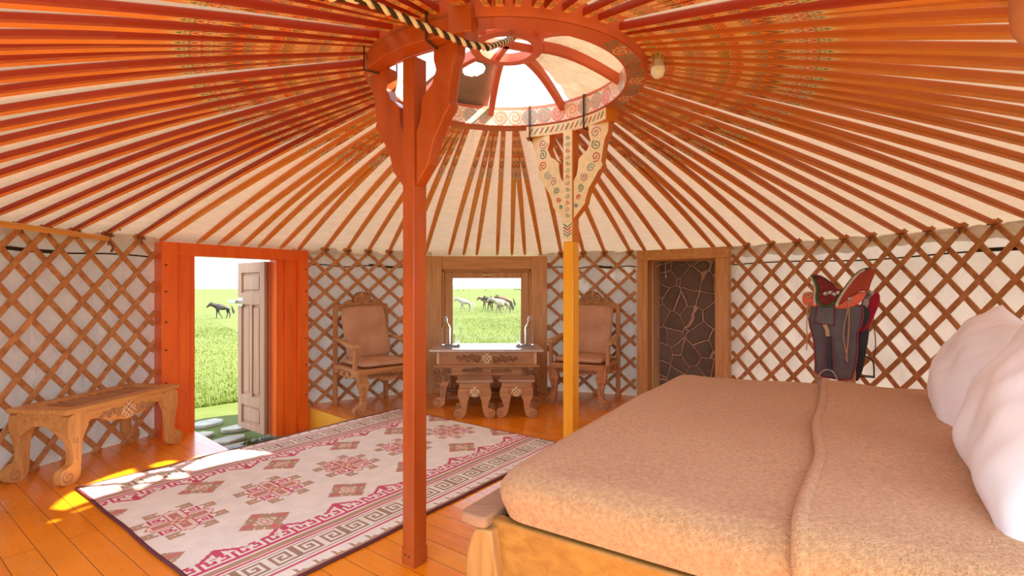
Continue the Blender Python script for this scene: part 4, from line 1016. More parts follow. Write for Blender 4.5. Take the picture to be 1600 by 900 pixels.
# ================================================================== ARMCHAIRS
def armchair(x, y, rz, label, tilt=0):
    t = thing('carved_armchair', label, 'armchair', (x, y, 0), math.radians(rz)); t.scale = (1.03, 1.09, 1.0)
    w2, d2_ = .30, .30
    for sx in (-1, 1):
        mb = MB(); P = [Vector((sx*(w2-.02), d2_-.02, z)) for z in (0, .45, .8, 1.0, 1.055)]; P[-1] = P[-1]-Vector((sx*.012, 0, 0))
        mb.sweep(P, [(0, 1, 0)]*5, .042, .042); mb.build('back_post', 'carvedv', t, bevel=.006)
        cab(t, (sx*(w2-.005), -d2_+.03, 0), (sx, 0, 0), .43, .05, .95, .085)
        # arm: curved flat rail and support
        mb = MB(); P = [Vector((sx*(w2-.01), d2_-.03, .70)), Vector((sx*(w2+.005), .10, .695)), Vector((sx*(w2+.015), -.10, .672)), Vector((sx*(w2+.01), -.26, .660))]
        mb.sweep(P, [(0, 0, 1)]*4, [.05, .052, .060, .074], .034); mb.build('arm', 'carvedp', t, bevel=.010, smooth=50)
        mb = MB(); mb.bb((sx*w2-.02, -.24, .43), (sx*w2+.018, -.20, .65)); mb.build('arm_support', 'carvedv', t, bevel=.006)
        mb = MB(); P = [(-.27, 0), (.27, 0), (.27, -.12), (.20, -.075), (.15, -.105), (.06, -.10), (.02, -.13), (-.04, -.09), (-.12, -.11), (-.2, -.07), (-.27, -.12)]
        mb.prism(P[:2]+smoothpoly(P[2:], 1, False), (sx*(w2-.015), 0, .44), (0, 1, 0), (0, 0, 1), .026); mb.build('side_apron', 'carvedp', t, bevel=.003)
        mb = MB()
        for i, (yy, zz, r) in enumerate(((-.1, .375, .028), (.03, .37, .03), (.14, .375, .024))): mb.tube([Vector((sx*(w2), yy+a, zz+b)) for a, b in spiral((0, 0), r, 1.4, i*2, 1)], .004, 5)
        mb.tube([(sx*w2, -.12, .40), (sx*w2, .15, .40)], .004, 5)
        mb.build('side_carving', 'carvedark', t, smooth=60)
    mb = MB(); P = [(-.28, 0), (.28, 0), (.28, -.05), (.22, -.065), (.19, -.10), (.12, -.085), (.07, -.115), (0, -.13), (-.07, -.115), (-.12, -.085), (-.19, -.10), (-.22, -.065), (-.28, -.05)]
    mb.prism(P[:2]+smoothpoly(P[2:], 1, False), (0, -d2_+.012, .44), (1, 0, 0), (0, 0, 1), .032); mb.build('front_apron', 'carved', t, bevel=.004)
    carving(t, (0, -d2_-.006, .375), (1, 0, 0), (0, -1, 0), .42, .05, 'carvedark', gap=.03)
    mb = MB(); mb.tube(on(spiral((0, 0), .032, 2, 0, 1), (0, -d2_-.008, .372), (1, 0, 0), (0, 0, 1)), .005, 6); mb.build('rosette', 'carvedark', t, smooth=60)
    mb = MB(); mb.bb((-.28, -d2_, .415), (.28, -d2_+.05, .445)); mb.bb((-.28, d2_-.05, .415), (.28, d2_-.01, .445)); mb.build('seat_frame', 'carved', t, bevel=.004)
    for i in range(9):
        mb = MB(); x_ = -.25+i*.0625; mb.bb((x_-.018, -d2_+.05, .42), (x_+.018, d2_-.05, .436)); mb.build('seat_slat', 'slat', t, bevel=.002)
    mb = MB(); mb.bb((-.27, d2_-.035, .30), (.27, d2_-.01, .44)); mb.build('back_apron', 'carved', t, bevel=.003)
    mb = MB(); P = [(-.28, 0), (-.28, .06), (-.2, .075), (0, .09), (.2, .075), (.28, .06), (.28, 0)]; mb.prism(P, (0, d2_-.02, .985), (1, 0, 0), (0, 0, 1), .03); mb.build('top_rail', 'carved', t, bevel=.005)
    for i in range(3):
        mb = MB(); x_ = (-.13, 0, .13)[i]; mb.bb((x_-.03, d2_-.03, .44), (x_+.03, d2_-.012, .99)); mb.build('back_splat', 'carved', t, bevel=.003)
    # crest
    mb = MB(); P = [(-.20, 0), (-.19, .03), (-.14, .055), (-.105, .06), (-.09, .10), (-.05, .135), (0, .145), (.05, .135), (.09, .10), (.105, .06), (.14, .055), (.19, .03), (.20, 0)]
    mb.prism(P, (0, d2_-.02, 1.045), (1, 0, 0), (0, 0, 1), .018, 1)
    for sg in (-1, 1):
        for yy in (d2_-.033,):
            mb.tube(on(spiral((sg*.045, .070), .052, 2.0, PI/2, sg), (0, yy, 1.045), (1, 0, 0), (0, 0, 1)), .0085, 7, 0)
            mb.tube(on(spiral((sg*.135, .030), .030, 1.6, PI/2, -sg), (0, yy, 1.045), (1, 0, 0), (0, 0, 1)), .0075, 7, 0)
            mb.tube(on([(sg*.165, .03), (sg*.20, .012), (sg*.235, .012)], (0, yy, 1.045), (1, 0, 0), (0, 0, 1)), [.009, .007, .004], 7, 0)
            mb.tube(on([(sg*.02, .02), (sg*.06, .012), (sg*.11, .02)], (0, yy, 1.045), (1, 0, 0), (0, 0, 1)), .007, 7, 0)
    mb.tube(on([(0, .10), (0, .15), (0, .165)], (0, d2_-.033, 1.045), (1, 0, 0), (0, 0, 1)), [.012, .010, .004], 7, 0)
    mb.build('crest', ['carvedp', 'carvedark'], t, smooth=50)
    # cushions
    fn, nu_, nv_ = superell(.255, .25, .036, .55, .22)
    mb = MB(); mb.grid(fn, nu_, nv_); o = mb.build('seat_cushion', 'leather', t, smooth=80); o.location = (0, -.035, .478); o.rotation_euler = (math.radians(-1), 0, 0)
    mb = MB(); P = [(.255*math.copysign(abs(math.cos(a))**.22, math.cos(a)), .25*math.copysign(abs(math.sin(a))**.22, math.sin(a)), 0) for a in np.linspace(0, 2*PI, 61)]
    mb.tube(P, .006, 6); q = mb.build('piping', 'piping', o, smooth=60)
    fn, nu_, nv_ = superell(.235, .27, .038, .55, .22)
    mb = MB(); mb.grid(fn, nu_, nv_); o = mb.build('back_cushion', 'leather', t, smooth=80); o.location = (0.0, .165, .765); o.rotation_euler = (math.radians(90-13), math.radians(tilt), 0)
    mb = MB(); P = [(.235*math.copysign(abs(math.cos(a))**.22, math.cos(a)), .27*math.copysign(abs(math.sin(a))**.22, math.sin(a)), 0) for a in np.linspace(0, 2*PI, 61)]
    mb.tube(P, .006, 6); mb.build('piping', 'piping', o, smooth=60)
    return t
armchair(-1.437, 5.25, 40.8, 'carved wooden armchair with tan leather cushions between the orange doorway and the window', -3)
armchair(.80, 5.50, -24.8, 'carved wooden armchair with tan leather cushions behind the yellow pillar', 2)

# ================================================================== BOTTLES, GLASSES, TRAYS on the table
TT = .60
def tray(x, y, label):
    mb = MB(); P = [(.095*math.copysign(abs(math.cos(a))**.6, math.cos(a)), .06*math.copysign(abs(math.sin(a))**.6, math.sin(a))) for a in np.linspace(0, 2*PI, 40, endpoint=False)]
    mb.prism(P, (0, 0, .006), (1, 0, 0), (0, 1, 0), .010); mb.prism([(a*.86, b*.86) for a, b in P], (0, 0, .0125), (1, 0, 0), (0, 1, 0), .003, 1)
    o = mb.build('tray', ['greytray', 'greytray2'], bevel=.002); o.location = (x, y, TT); tag(o, label, 'tray')
tray(-.655, 5.46, 'small grey tray under the left water bottle'); tray(.135, 5.46, 'small grey tray under the right water bottle')
def bottle(x, y, label):
    t = thing('glass_bottle', label, 'bottle', (x, y, TT+.014))
    pr = [(.044, 0), (.050, .006), (.050, .17), (.048, .19), (.036, .215), (.019, .24), (.0155, .255), (.0155, .275), (.018, .28), (.018, .288), (.013, .288), (.012, .25), (.030, .212), (.0445, .185), (.0455, .012), (.002, .010)]
    mb = MB(); mb.lathe(pr, n=28); mb.build('glass_body', 'glass', t, smooth=50)
    mb = MB(); mb.lathe([(.012, .286), (.017, .292), (.016, .305), (.008, .312)], n=16); mb.build('stopper', 'sheetw', t, smooth=50)
    mb = MB(); mb.tube([(.019, 0, .262), (.024, 0, .28), (.02, 0, .30), (0, 0, .314), (-.02, 0, .30), (-.024, 0, .28), (-.019, 0, .262)], .0017, 5); mb.tube([(.0, .018, .262), (.02, 0, .262), (0, -.018, .262), (-.02, 0, .262), (0, .018, .262)], .0017, 5); mb.build('wire_clip', 'steel', t)
bottle(-.712, 5.46, 'clear swing-top glass bottle on the left end of the table')
bottle(.185, 5.46, 'clear swing-top glass bottle on the right end of the table')
def glass(x, y, label):
    mb = MB(); mb.lathe([(.024, 0), (.026, .004), (.033, .12), (.0315, .12), (.0245, .012), (.002, .010)], n=24); o = mb.build('drinking_glass', 'glass', smooth=50); o.location = (x, y, TT+.014); tag(o, label, 'glass')
glass(-.60, 5.475, 'clear tumbler beside the left bottle in front of the window'); glass(.085, 5.475, 'clear tumbler beside the right bottle in front of the window')

# ================================================================== BED
A_ = Vector((-.045, 1.44, 0)); EX = Vector((.84, -.543, 0)); EY = Vector((.543, .84, 0))
TB = Matrix(((EX.x, EY.x, 0, A_.x), (EX.y, EY.y, 0, A_.y), (0, 0, 1, 0), (0, 0, 0, 1)))
bed = thing('bed', 'large low wooden bed frame filling the right foreground', 'bed', TB @ Vector((1, .98, 0)))
bo = Matrix.Translation(-(TB @ Vector((1, .98, 0)))) @ TB
BL, BW = 2.0, 1.96
mb = MB(); mb.bb((-.01, -.012, .14), (BL, .028, .575), 0, bo); mb.build('side_rail', 'bedwood', bed, bevel=.006)
mb = MB(); mb.bb((-.01, BW-.03, .14), (BL, BW+.01, .575), 0, bo); mb.build('side_rail', 'bedwood', bed, bevel=.006)
mb = MB(); mb.bb((-.06, .0, .12), (-.02, BW, .555), 0, bo); mb.build('footboard', 'bedwoody', bed, bevel=.006)
P = smoothpoly([(-.10, -.03), (-.085, -.05), (-.02, -.05), (.0, -.035), (.0, BW+.035), (-.02, BW+.05), (-.085, BW+.05), (-.10, BW+.03)], 1)
o0 = bo @ Vector((0, 0, .572)); mb = MB(); mb.prism(P, o0, EX, EY, .034); mb.build('foot_ledge', 'bedrail', bed, bevel=.006)
for yy in (-.02, BW-.02):
    P = smoothpoly([(-.055, .53), (-.04, .555), (.03, .555), (.035, .1), (.03, 0), (-.05, 0), (-.06, .04), (-.045, .14), (-.05, .25), (-.075, .36), (-.078, .46)], 1)
    mb = MB(); mb.prism(P, bo @ Vector((0, yy, 0)), EX, (0, 0, 1), .05); mb.build('foot_post', 'bedwood2', bed, bevel=.006)
mb = MB(); mb.bb((-.035, -.014, .515), (-.005, .0, .575), 0, bo); mb.build('corner_cleat', 'bedrail', bed, bevel=.004)
mb = MB(); mb.bb((BL-.02, 0, 0), (BL+.03, BW, 1.05), 0, bo); mb.build('headboard', 'bedwoody', bed, bevel=.01)
mb = MB(); mb.bb((.02, .03, .30), (BL-.03, BW-.035, .680), 0, bo); mb.build('mattress', 'sheet', bed, bevel=.04)
def blanketfn(top, bottom, t0, t1, off, foot=True, r=.07):
    y0, y1 = -.012-off, BW+.012+off; H = top-bottom
    def path(s, lo, hi, both=True):
        """unrolled length -> (coordinate, drop)"""
        arc = r*PI/2; side = max(0, H-r)
        if s < side: return lo, H-s
        s -= side
        if s < arc:
            a = s/r; return lo+r*(1-math.cos(a)), r*(1-math.sin(a))
        s -= arc; Lf = (hi-lo)-(2*r if both else r)
        if s < Lf: return lo+r+s, 0
        if not both: return hi, 0
        s -= Lf
        if s < arc:
            a = s/r; return hi-r+r*math.sin(a), r*(1-math.cos(a))
        s -= arc; return hi, r+s
    arc = r*PI/2; side = max(0, H-r)
    SY = 2*side+2*arc+(y1-y0)-2*r; ST = (side+arc+(t1-t0)-r) if foot else t1-t0
    def fn(u, v):
        y, dy = path(v*SY, y0, y1)
        if foot: x, dx = path(u*ST, t0, t1, False)
        else: x, dx = t0+u*ST, 0
        z = top-min(H, max(dx, dy)+.35*min(dx, dy))
        if foot:
            R_ = .10; cx_, cy_ = t0+R_, None
            for cy_ in (y0+R_, y1-R_):
                ddx = x-cx_; ddy = y-cy_; s_ = -1 if cy_ < 1 else 1
                if ddx < 0 and ddy*s_ > 0:
                    m_ = max(abs(ddx), abs(ddy)); l_ = math.hypot(ddx, ddy)
                    if l_ > 1e-6: x = cx_+ddx*m_/l_; y = cy_+ddy*m_/l_
        k = 1-(z < top-.02)*.5
        z += k*(.014*noise.noise(Vector((x*2.2, y*2.2, 1)))+.006*noise.noise(Vector((x*6, y*5, 4))))+.012*math.sin(PI*min(1, max(0, (y-y0)/(y1-y0))))-.010
        z = max(z, bottom-.004)
        bul = .016*math.sin(PI*min(1, (top-z)/H)) if H > 0 else 0
        if y < .05: y -= bul*(1+.5*noise.noise(Vector((x*3, 0, 0))))
        if y > BW-.05: y += bul
        if foot and x < t0+.05: x -= bul
        return bo2 @ Vector((x, y, z))
    return fn
bc = TB @ Vector((.9, .98, .6)); bo2 = Matrix.Translation(-bc) @ TB
bl = thing('blanket', 'thick fuzzy camel-brown wool blanket covering the bed, its end folded back', 'blanket', bc)
mb = MB(); mb.grid(blanketfn(.728, .590, .0, 1.80, 0), 110, 130); mb.build('blanket_body', 'blanket', bl, smooth=80)
f2 = blanketfn(.752, .584, .76, 1.80, .012, foot=False)
def f2e(u, v):
    p = f2(u, v); wob = .018*noise.noise(Vector((v*5, 0, 9)))
    return p+EX*wob*(1-min(1, u*3))
mb = MB(); mb.grid(f2e, 70, 130); mb.tube([f2e(0, v)+Vector((0, 0, -.009))+EX*.004 for v in np.linspace(0, 1, 110)], .017, 10); mb.build('folded_back_layer', 'blanket', bl, smooth=80)
def pillow(t_, y_, z_, lean, label, hw=.42, hh=.31, th=.13, yaw=0, roll=0, seed=0):
    mb = MB(); n = 40
    def fn(sd_):
        def f(u, v):
            a = u*2-1; b = v*2-1
            e_ = (max(0, 1-abs(a)**2.6))**.55*(max(0, 1-abs(b)**2.6))**.55
            x = hw*a*(1-.07*(1-b*b)*abs(a)**3)*(1); y = hh*b*(1-.09*(1-a*a)*abs(b)**3)
            wr = .018*noise.noise(Vector((a*2.2+seed, b*2.2, sd_)))+.010*noise.noise(Vector((a*5+seed, b*3+a*3, sd_)))
            c_ = math.hypot(abs(a)-1, abs(b)-1); wr += .010*math.sin(math.atan2(abs(b)-1, abs(a)-1)*9)*max(0, .55-c_)
            return Vector((x, y, sd_*(th*e_+wr*e_**.5)))
        return f
    mb.grid(fn(1), n, n); mb.grid(fn(-1), n, n)
    o = mb.build('pillow', 'sheet', smooth=80)
    import bmesh
    bm = bmesh.new(); bm.from_mesh(o.data); bmesh.ops.remove_doubles(bm, verts=bm.verts, dist=.0005); bmesh.ops.recalc_face_normals(bm, faces=bm.faces); bm.to_mesh(o.data); bm.free(); o.data.shade_smooth()
    L_ = math.radians(lean); v_ = EX*math.cos(L_)+Vector((0, 0, math.sin(L_))); u_ = EY
    u2 = (u_*math.cos(math.radians(yaw))+EX*math.sin(math.radians(yaw))).normalized(); u2 = (u2*math.cos(math.radians(roll))+v_*math.sin(math.radians(roll))).normalized(); v_ = (v_-u2*v_.dot(u2)).normalized(); n_ = u2.cross(v_)
    p = TB @ Vector((t_, y_, z_)); o.matrix_world = Matrix(((u2.x, v_.x, n_.x, p.x), (u2.y, v_.y, n_.y, p.y), (u2.z, v_.z, n_.z, p.z), (0, 0, 0, 1)))
    return tag(o, label, 'pillow')
pillow(1.29, 1.42, .905, 64, 'plump white pillow at the far side of the bed, nearer the saddle', seed=1, roll=5, hw=.39, hh=.25)
pillow(1.28, .56, .97, 60, 'large white pillow at the near side of the bed by the right edge', seed=5, yaw=4)
# ================================================================== SADDLE on its stand
SX, SY = 2.50, 3.85
sv = Vector((.84, -.543, 0)); sdp = Vector((.543, .84, 0))       # along the saddle, and away into the room's far side
so = Vector((SX, SY, 0))
def sq_(cx, cy): return ((1240+cx/4.737-1312)/244.0, 1.23-((415+cy/4.737)-450)/204.7)
def so_(P): return [sq_(*p) for p in P]
sad = thing('saddle', 'traditional saddle with dark red seat, orange boards and grey leather flaps behind the bed', 'saddle', so)
def spr(name, pts, y, th, mat, sm=1, bevel=.004, parent=None, extra=None):
    mb = MB(); P = so_(pts); P = smoothpoly(P, sm) if sm else P
    mb.prism(P, sdp*y, sv, (0, 0, 1), th, 0); return mb.build(name, mat, parent or sad, bevel=bevel, smooth=45)
def stube(name, pts, y, r, mat, parent=None, closed=False, sm=1, yf=None, sq=1.0):
    P = so_(pts); P = smoothpoly(P, sm, closed) if sm else P
    if closed: P = P+[P[0], P[1]]
    Q = [sv*a+Vector((0, 0, b))+sdp*(y if yf is None else y+yf*i/len(P)) for i, (a, b) in enumerate(P)]
    mb = MB(); mb.tube(Q, r, 6, sq=sq); return mb.build(name, mat, parent or sad, smooth=60)
flap = [(115, 290), (310, 285), (505, 285), (508, 360), (492, 430), (465, 490), (470, 620), (445, 760), (420, 830), (160, 805), (165, 700), (150, 520), (115, 430)]
f1 = spr('near_flap', flap, -.125, .014, 'greyleather')
stube('flap_border', flap, -.134, .0065, 'plum', f1, True)
f2_ = spr('far_flap', [(x+75, y+6) for x, y in flap], .14, .014, 'blackleather')
spr('underpad', [(125, 300), (520, 280), (560, 330), (545, 420), (480, 460), (140, 420)], .0, .20, 'blackleather', bevel=.02)
spr('side_panel', [(480, 480), (550, 430), (558, 520), (520, 700), (490, 850), (440, 850), (470, 700)], .07, .05, 'blackleather')
# orange saddle boards both sides
for y in (-.135, .125):
    b_ = spr('saddle_board', [(60, 250), (75, 195), (130, 195), (170, 230), (330, 250), (400, 240), (460, 205), (528, 188), (528, 215), (490, 270), (420, 308), (330, 318), (250, 300), (170, 305), (80, 300)], y, .024, 'orangeboard')
# seat skirt & pommel & cantle
seat = spr('seat', [(150, 120), (210, 95), (260, 120), (320, 170), (375, 175), (350, 240), (310, 275), (250, 298), (200, 290), (168, 250), (172, 180)], -.055, .22, 'darkred', bevel=.012)
pom = spr('pommel', [(130, 78), (150, 66), (195, 70), (245, 95), (300, 140), (335, 180), (300, 195), (230, 190), (190, 240), (165, 280), (150, 270), (172, 180), (160, 130)], -.03, .26, 'darkred2', bevel=.014)
stube('pommel_trim', [(135, 72), (160, 110), (182, 170), (172, 235), (190, 278), (230, 300), (275, 292), (305, 265)], -.166, .009, 'greencloth', pom)
stube('pommel_edge', [(130, 80), (150, 120), (166, 175), (156, 240), (162, 290)], -.162, .010, 'bonewhite', pom)
cant = spr('cantle', [(318, 265), (345, 215), (385, 160), (440, 85), (480, 45), (520, 30), (575, 34), (592, 50), (578, 90), (560, 130), (545, 188), (500, 185), (455, 205), (425, 225), (330, 300)], -.03, .28, 'brickred', bevel=.016)
stube('cantle_edge', [(320, 298), (325, 262), (365, 195), (420, 118), (470, 62), (515, 36)], -.172, .012, 'bonewhite', cant)
stube('cantle_trim', [(312, 270), (352, 200), (405, 125), (455, 66), (500, 34), (560, 26)], -.176, .006, 'greencloth', cant)
for (x, y) in ((240, 208), (275, 200), (308, 212), (332, 202), (412, 240)):
    mb = MB(); a, b = sq_(x, y); mb.ell(sv*a+Vector((0, 0, b))+sdp*(-.176 if x < 400 else -.152), (.017, .008, .015), 12, 6)
    for k in range(6):
        an = k*PI/3; mb.ell(sv*(a+.016*math.cos(an))+Vector((0, 0, b+.014*math.sin(an)))+sdp*(-.172 if x < 400 else -.150), (.005, .004, .005), 6, 4)
    mb.build('silver_stud', 'steel', sad, smooth=60)
stube('stud_backing', [(225, 210), (275, 195), (340, 208)], -.16, .016, 'darkred', sad)
# rolled red felt over the back
spr('red_roll', [(500, 300), (520, 240), (560, 200), (600, 190), (628, 210), (628, 270), (595, 350), (560, 430), (520, 475), (475, 490), (500, 430)], .05, .20, 'redcloth', bevel=.03)
spr('felt_layer', [(500, 215), (545, 185), (600, 190), (560, 235), (540, 300), (530, 380), (500, 440), (505, 300)], -.04, .07, 'greyfelt', bevel=.01)
spr('small_flap', [(178, 292), (305, 290), (300, 436), (160, 420), (172, 350)], -.142, .010, 'greyleather', sm=0)
stube('small_flap_border', [(178, 292), (172, 350), (160, 420), (300, 436), (305, 290)], -.149, .005, 'plum', sm=0)
# stirrup leathers and stirrups
mb = MB(); P = [sv*a+Vector((0, 0, b))+sdp*-.15 for a, b in so_([(232, 430), (252, 470), (258, 525)])]; mb.sweep(P, [tuple(sdp)]*3, .026, .006); mb.build('strap_loop', 'tanstrap', sad)
mb = MB(); P = [sv*a+Vector((0, 0, b))+sdp*-.15 for a, b in so_([(262, 515), (264, 640), (268, 755)])]; mb.sweep(P, [tuple(sdp)]*3, .036, .010); mb.build('stirrup_leather', 'blackleather', sad, bevel=.002)
stube('strap_piping', [(245, 525), (240, 640), (245, 750)], -.156, .004, 'plum'); stube('strap_piping', [(285, 525), (292, 640), (298, 750)], -.156, .004, 'plum')
def stirrup(pts, base, y, mat, r):
    mb = MB(); P = smoothpoly(so_(pts), 2, False); mb.sweep([sv*a+Vector((0, 0, b))+sdp*y for a, b in P], [tuple(sdp)]*len(P), r, .034)
    a, b = so_(base); mb.bb((0, 0, 0), (0, 0, 0)) if False else mb.sweep([sv*a[0]+Vector((0, 0, a[1]))+sdp*y, sv*b[0]+Vector((0, 0, b[1]))+sdp*y], [(0, 0, 1)]*2, .085, .008)
    return mb.build('stirrup', mat, sad, bevel=.002, smooth=50)
stirrup([(190, 880), (188, 810), (215, 768), (258, 750), (300, 768), (325, 815), (325, 885)], [(184, 884), (331, 888)], -.16, 'steel', .010)
stirrup([(492, 830), (500, 740), (515, 690), (550, 680), (590, 710), (600, 750), (600, 830)], [(470, 830), (606, 832)], .20, 'iron', .010)
stube('girth_buckle', [(225, 820), (262, 820), (262, 860), (225, 860)], -.12, .006, 'steel', closed=True, sm=0)
for P, y in (([(410, 250), (398, 330), (372, 430), (368, 520), (385, 610), (397, 690)], -.155), ([(404, 255), (410, 360), (405, 500), (395, 610), (388, 670)], -.158), ([(112, 268), (103, 350), (98, 450), (104, 540), (96, 625)], -.15), ([(118, 268), (128, 300), (112, 380)], -.15)):
    stube('leather_thong', P, y, .0045, 'tanstrap', sad)
stube('leather_thong', [(600, 320), (592, 420), (612, 560), (600, 690)], .16, .004, 'tie', sad)
stube('rosette_tie', [(80, 215), (110, 200), (150, 215), (120, 235), (90, 225)], -.152, .008, 'tanstrap', sad)
# the stand under it
st = thing('saddle_stand', 'wooden trestle stand carrying the saddle behind the bed', 'stand', so)
mb = MB(); P = [sv*-.16+Vector((0, 0, .92)), sv*.12+Vector((0, 0, .92))]; mb.sweep(P, [(0, 0, 1)]*2, .10, .06); mb.build('top_beam', 'carvedp', st, bevel=.006)
for x in (-.14, .08):
    mb = MB(); mb.sweep([sv*x+Vector((0, 0, .0)), sv*x+Vector((0, 0, .90))], [tuple(sv)]*2, .05, .045); mb.build('post', 'carvedp', st, bevel=.005)
    mb = MB(); mb.sweep([sv*x-sdp*.25+Vector((0, 0, .022)), sv*x+sdp*.25+Vector((0, 0, .022))], [(0, 0, 1)]*2, .05, .044); mb.build('foot', 'carvedp', st, bevel=.005)

# ================================================================== HORSES
def bake_skin(V, Ed, R, sub=2):
    me = bpy.data.meshes.new('tmp'); me.from_pydata(V, Ed, []); o = bpy.data.objects.new('tmp', me); COL.objects.link(o)
    sk = o.modifiers.new('skin', 'SKIN'); sk.use_smooth_shade = True
    for i, r in enumerate(R):
        r = r if isinstance(r, tuple) else (r, r); me.skin_vertices[0].data[i].radius = r
    me.skin_vertices[0].data[0].use_root = True
    s = o.modifiers.new('s', 'SUBSURF'); s.levels = sub; s.render_levels = sub
    bpy.context.view_layer.update(); dg = bpy.context.evaluated_depsgraph_get()
    m2 = bpy.data.meshes.new_from_object(o.evaluated_get(dg)); bpy.data.objects.remove(o); m2.shade_smooth(); return m2
def horsemesh(name, pose, head, mat):
    V = [(.46, 0, 1.07), (.12, 0, 1.0), (-.30, 0, 1.03), (-.50, 0, 1.13)]; R = [.235, .265, .255, .19]; E = [(0, 1), (1, 2), (2, 3)]
    hx, hz = head
    def a(v, r, p): V.append(v); R.append(r); E.append((p, len(V)-1)); return len(V)-1
    n1 = a((-.68+.1*hx, 0, 1.27+hz*.4), (.13, .18), 3); n2 = a((-.84+.2*hx, 0, 1.39+hz), (.10, .145), n1)
    h1 = a((-.95+.25*hx, 0, 1.34+hz), (.095, .12), n2); h2 = a((-1.07+.3*hx, 0, 1.21+hz), (.07, .085), h1); h3 = a((-1.15+.3*hx, 0, 1.10+hz), (.048, .05), h2)
    for s in (-1, 1): e_ = a((-.855+.2*hx, s*.06, 1.50+hz), .018, n2)
    P = pose
    for k, (s, off) in enumerate(((-1, P[0]), (1, P[1]))):
        h = a((.50+off*.2, s*.13, .84), .13, 0); st_ = a((.44+off*.5, s*.13, .66), .088, h); ho = a((.56+off*.9, s*.12, .44), .052, st_); fe = a((.52+off*1.2, s*.12, .14), .034, ho); a((.48+off*1.3, s*.12, .03), .045, fe)
    for k, (s, off) in enumerate(((-1, P[2]), (1, P[3]))):
        h = a((-.34+off*.2, s*.12, .80), .095, 2); kn = a((-.36+off*.9, s*.11, .45), .048, h); fe = a((-.35+off*1.1+(.14 if off > .1 else 0), s*.11, .15), .032, kn); a((-.39+off*1.2+(.18 if off > .1 else 0), s*.11, .04), .043, fe)
    me = bake_skin(V, E, R); me.name = name; me.materials.append(M[mat]); return me
def horse(me, mane, x, y, rz, label, sc=1.0, group=None, detail=True, head=(0, 0), flip=False):
    o = bpy.data.objects.new('horse', me); COL.objects.link(o); o.location = (x, y, tz(x, y)); o.rotation_euler = (0, 0, rz); o.scale = (sc, sc, sc)
    tag(o, label, 'horse', group)
    if detail:
        hx, hz = head; mb = MB(); rs = random.Random(int(abs(x)*10))
        for i in range(26):
            t = i/25; bx = -.52-.36*t+.18*hx*t; bz = 1.30+.24*t+hz*t*.9
            for s in (-1, 1): mb.tube([(bx, 0, bz), (bx+.05, s*.06, bz+.0), (bx+.10+.04*rs.random(), s*.11, bz-.13-.06*rs.random())], [.028, .024, .008], 4)
        for k in range(4): mb.tube([(-.86+.2*hx, 0, 1.50+hz), (-.93+.2*hx, (k-1.5)*.02, 1.48+hz), (-.99+.25*hx, (k-1.5)*.03, 1.36+hz)], [.02, .02, .006], 4)
        mb.build('mane', mane, o, smooth=60)
        mb = MB(); mb.tube([(.68, 0, 1.12), (.76, 0, 1.02), (.80, .01, .80), (.84, .02, .55), (.88, .02, .38)], [.03, .05, .07, .065, .01], 8)
        for k in range(6): mb.tube([(.76, 0, 1.0), (.80+.02*k, (k-2.5)*.02, .7), (.84+.03*k, (k-2.5)*.03, .36+.03*k)], [.03, .03, .006], 5)
        mb.build('tail', mane, o, smooth=60)
    return o
def field(px, py):      # ground point seen at a pixel
    Y = 20.
    for _ in range(60):
        X = (px-800)/F*Y; Y += (((CAMZ-tz(X, Y))*F/(py-450))-Y)*.5
    return (px-800)/F*Y, Y
M['hblack'] = noisemat('black_brown_coat', (.008, .005, .004), (.03, .018, .012), ns=2, rough=.5)
M['hwhite'] = noisemat('cream_white_coat', (.26, .23, .18), (.36, .33, .27), ns=2, rough=.6)
M['hbrown'] = noisemat('brown_coat', (.09, .042, .02), (.15, .075, .04), ns=2, rough=.5)
M['hdark'] = noisemat('dark_bay_coat', (.022, .011, .008), (.06, .03, .018), ns=2, rough=.5)
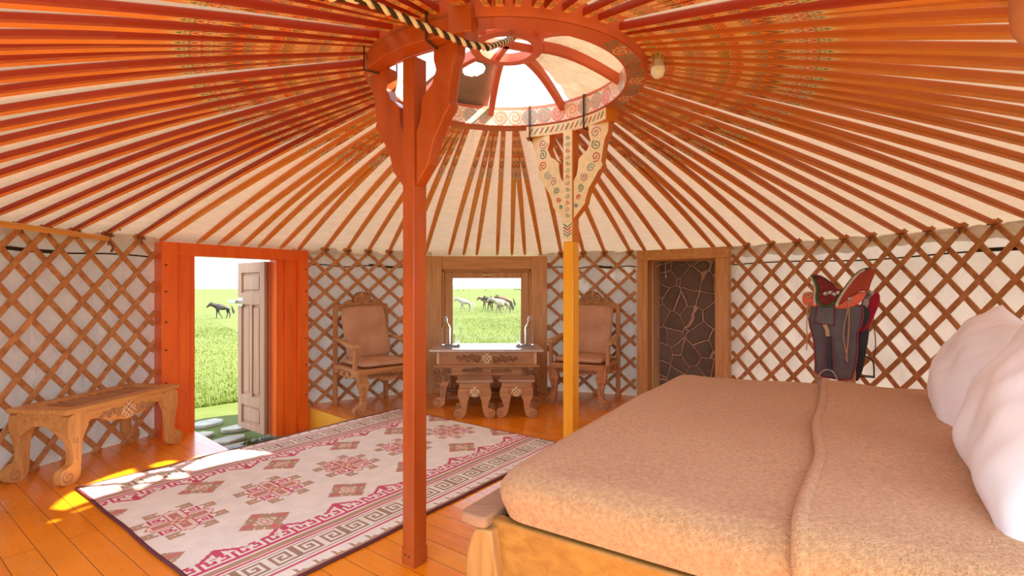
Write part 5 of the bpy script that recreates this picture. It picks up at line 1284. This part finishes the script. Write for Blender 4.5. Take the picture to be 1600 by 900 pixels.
M['hdun'] = noisemat('pale_dun_coat', (.22, .175, .12), (.31, .26, .19), ns=2, rough=.5)
M['hmane'] = flat('black_mane_hair', (.02, .014, .012), .7); M['hmanel'] = flat('pale_mane_hair', (.40, .28, .18), .7)
m1 = horsemesh('horse_black', (.05, -.14, .18, -.05), (.0, -.13), 'hblack')
x, y = field(347, 498); horse(m1, 'hmane', x, y, math.radians(30), 'black pony walking in the grass, seen through the open door', 1.02, head=(0, -.13))
x, y = field(727, 487); m2 = horsemesh('horse_white', (.12, -.12, .2, -.1), (0, -.06), 'hwhite'); horse(m2, 'hmanel', x, y, math.radians(-4), 'white pony leading the group seen through the window', .93, head=(0, -.06))
x, y = field(784, 493); m3 = horsemesh('horse_dun', (-.12, .1, -.05, .2), (0, -.10), 'hdun'); horse(m3, 'hmane', x, y, math.radians(4), 'pale dun pony with dark mane at the front of the group through the window', 1.0, head=(0, -.10))
x, y = field(770, 486); m4 = horsemesh('horse_dark', (.1, -.1, .16, -.1), (.1, -.12), 'hdark'); horse(m4, 'hmane', x, y, math.radians(2), 'dark brown pony between the white pony and the pale dun pony', .98, head=(.1, -.12))
x, y = field(790, 485); m5 = horsemesh('horse_brown', (.0, -.1, .1, -.1), (.0, -.1), 'hbrown'); horse(m5, 'hmane', x, y, math.radians(2), 'reddish brown pony half hidden behind the pale dun pony', 1.02, head=(.0, -.1))
x, y = field(762, 484.5); horse(m5, 'hmanel', x, y, math.radians(0), 'brown pony whose head shows just behind the white pony', .95, head=(0, -.1))
for i, (px, py) in enumerate(((808, 454.0), (804.5, 454.2), (812, 454.2))):
    x, y = field(px, py); horse(m1, 'hmane', x, y, math.radians(10*i), 'tiny dark animal grazing far off at the right of the window view', 1.0, 'distant dark animals', False)
for i, (px, py) in enumerate(((716, 456.0), (724, 455.0), (733, 455.4), (759, 455.0))):
    x, y = field(px, py); horse(m5, 'hmane', x, y, math.radians(40*i), 'tiny brown animal scattered far off on the grass through the window', 1.0, 'distant brown animals', False)
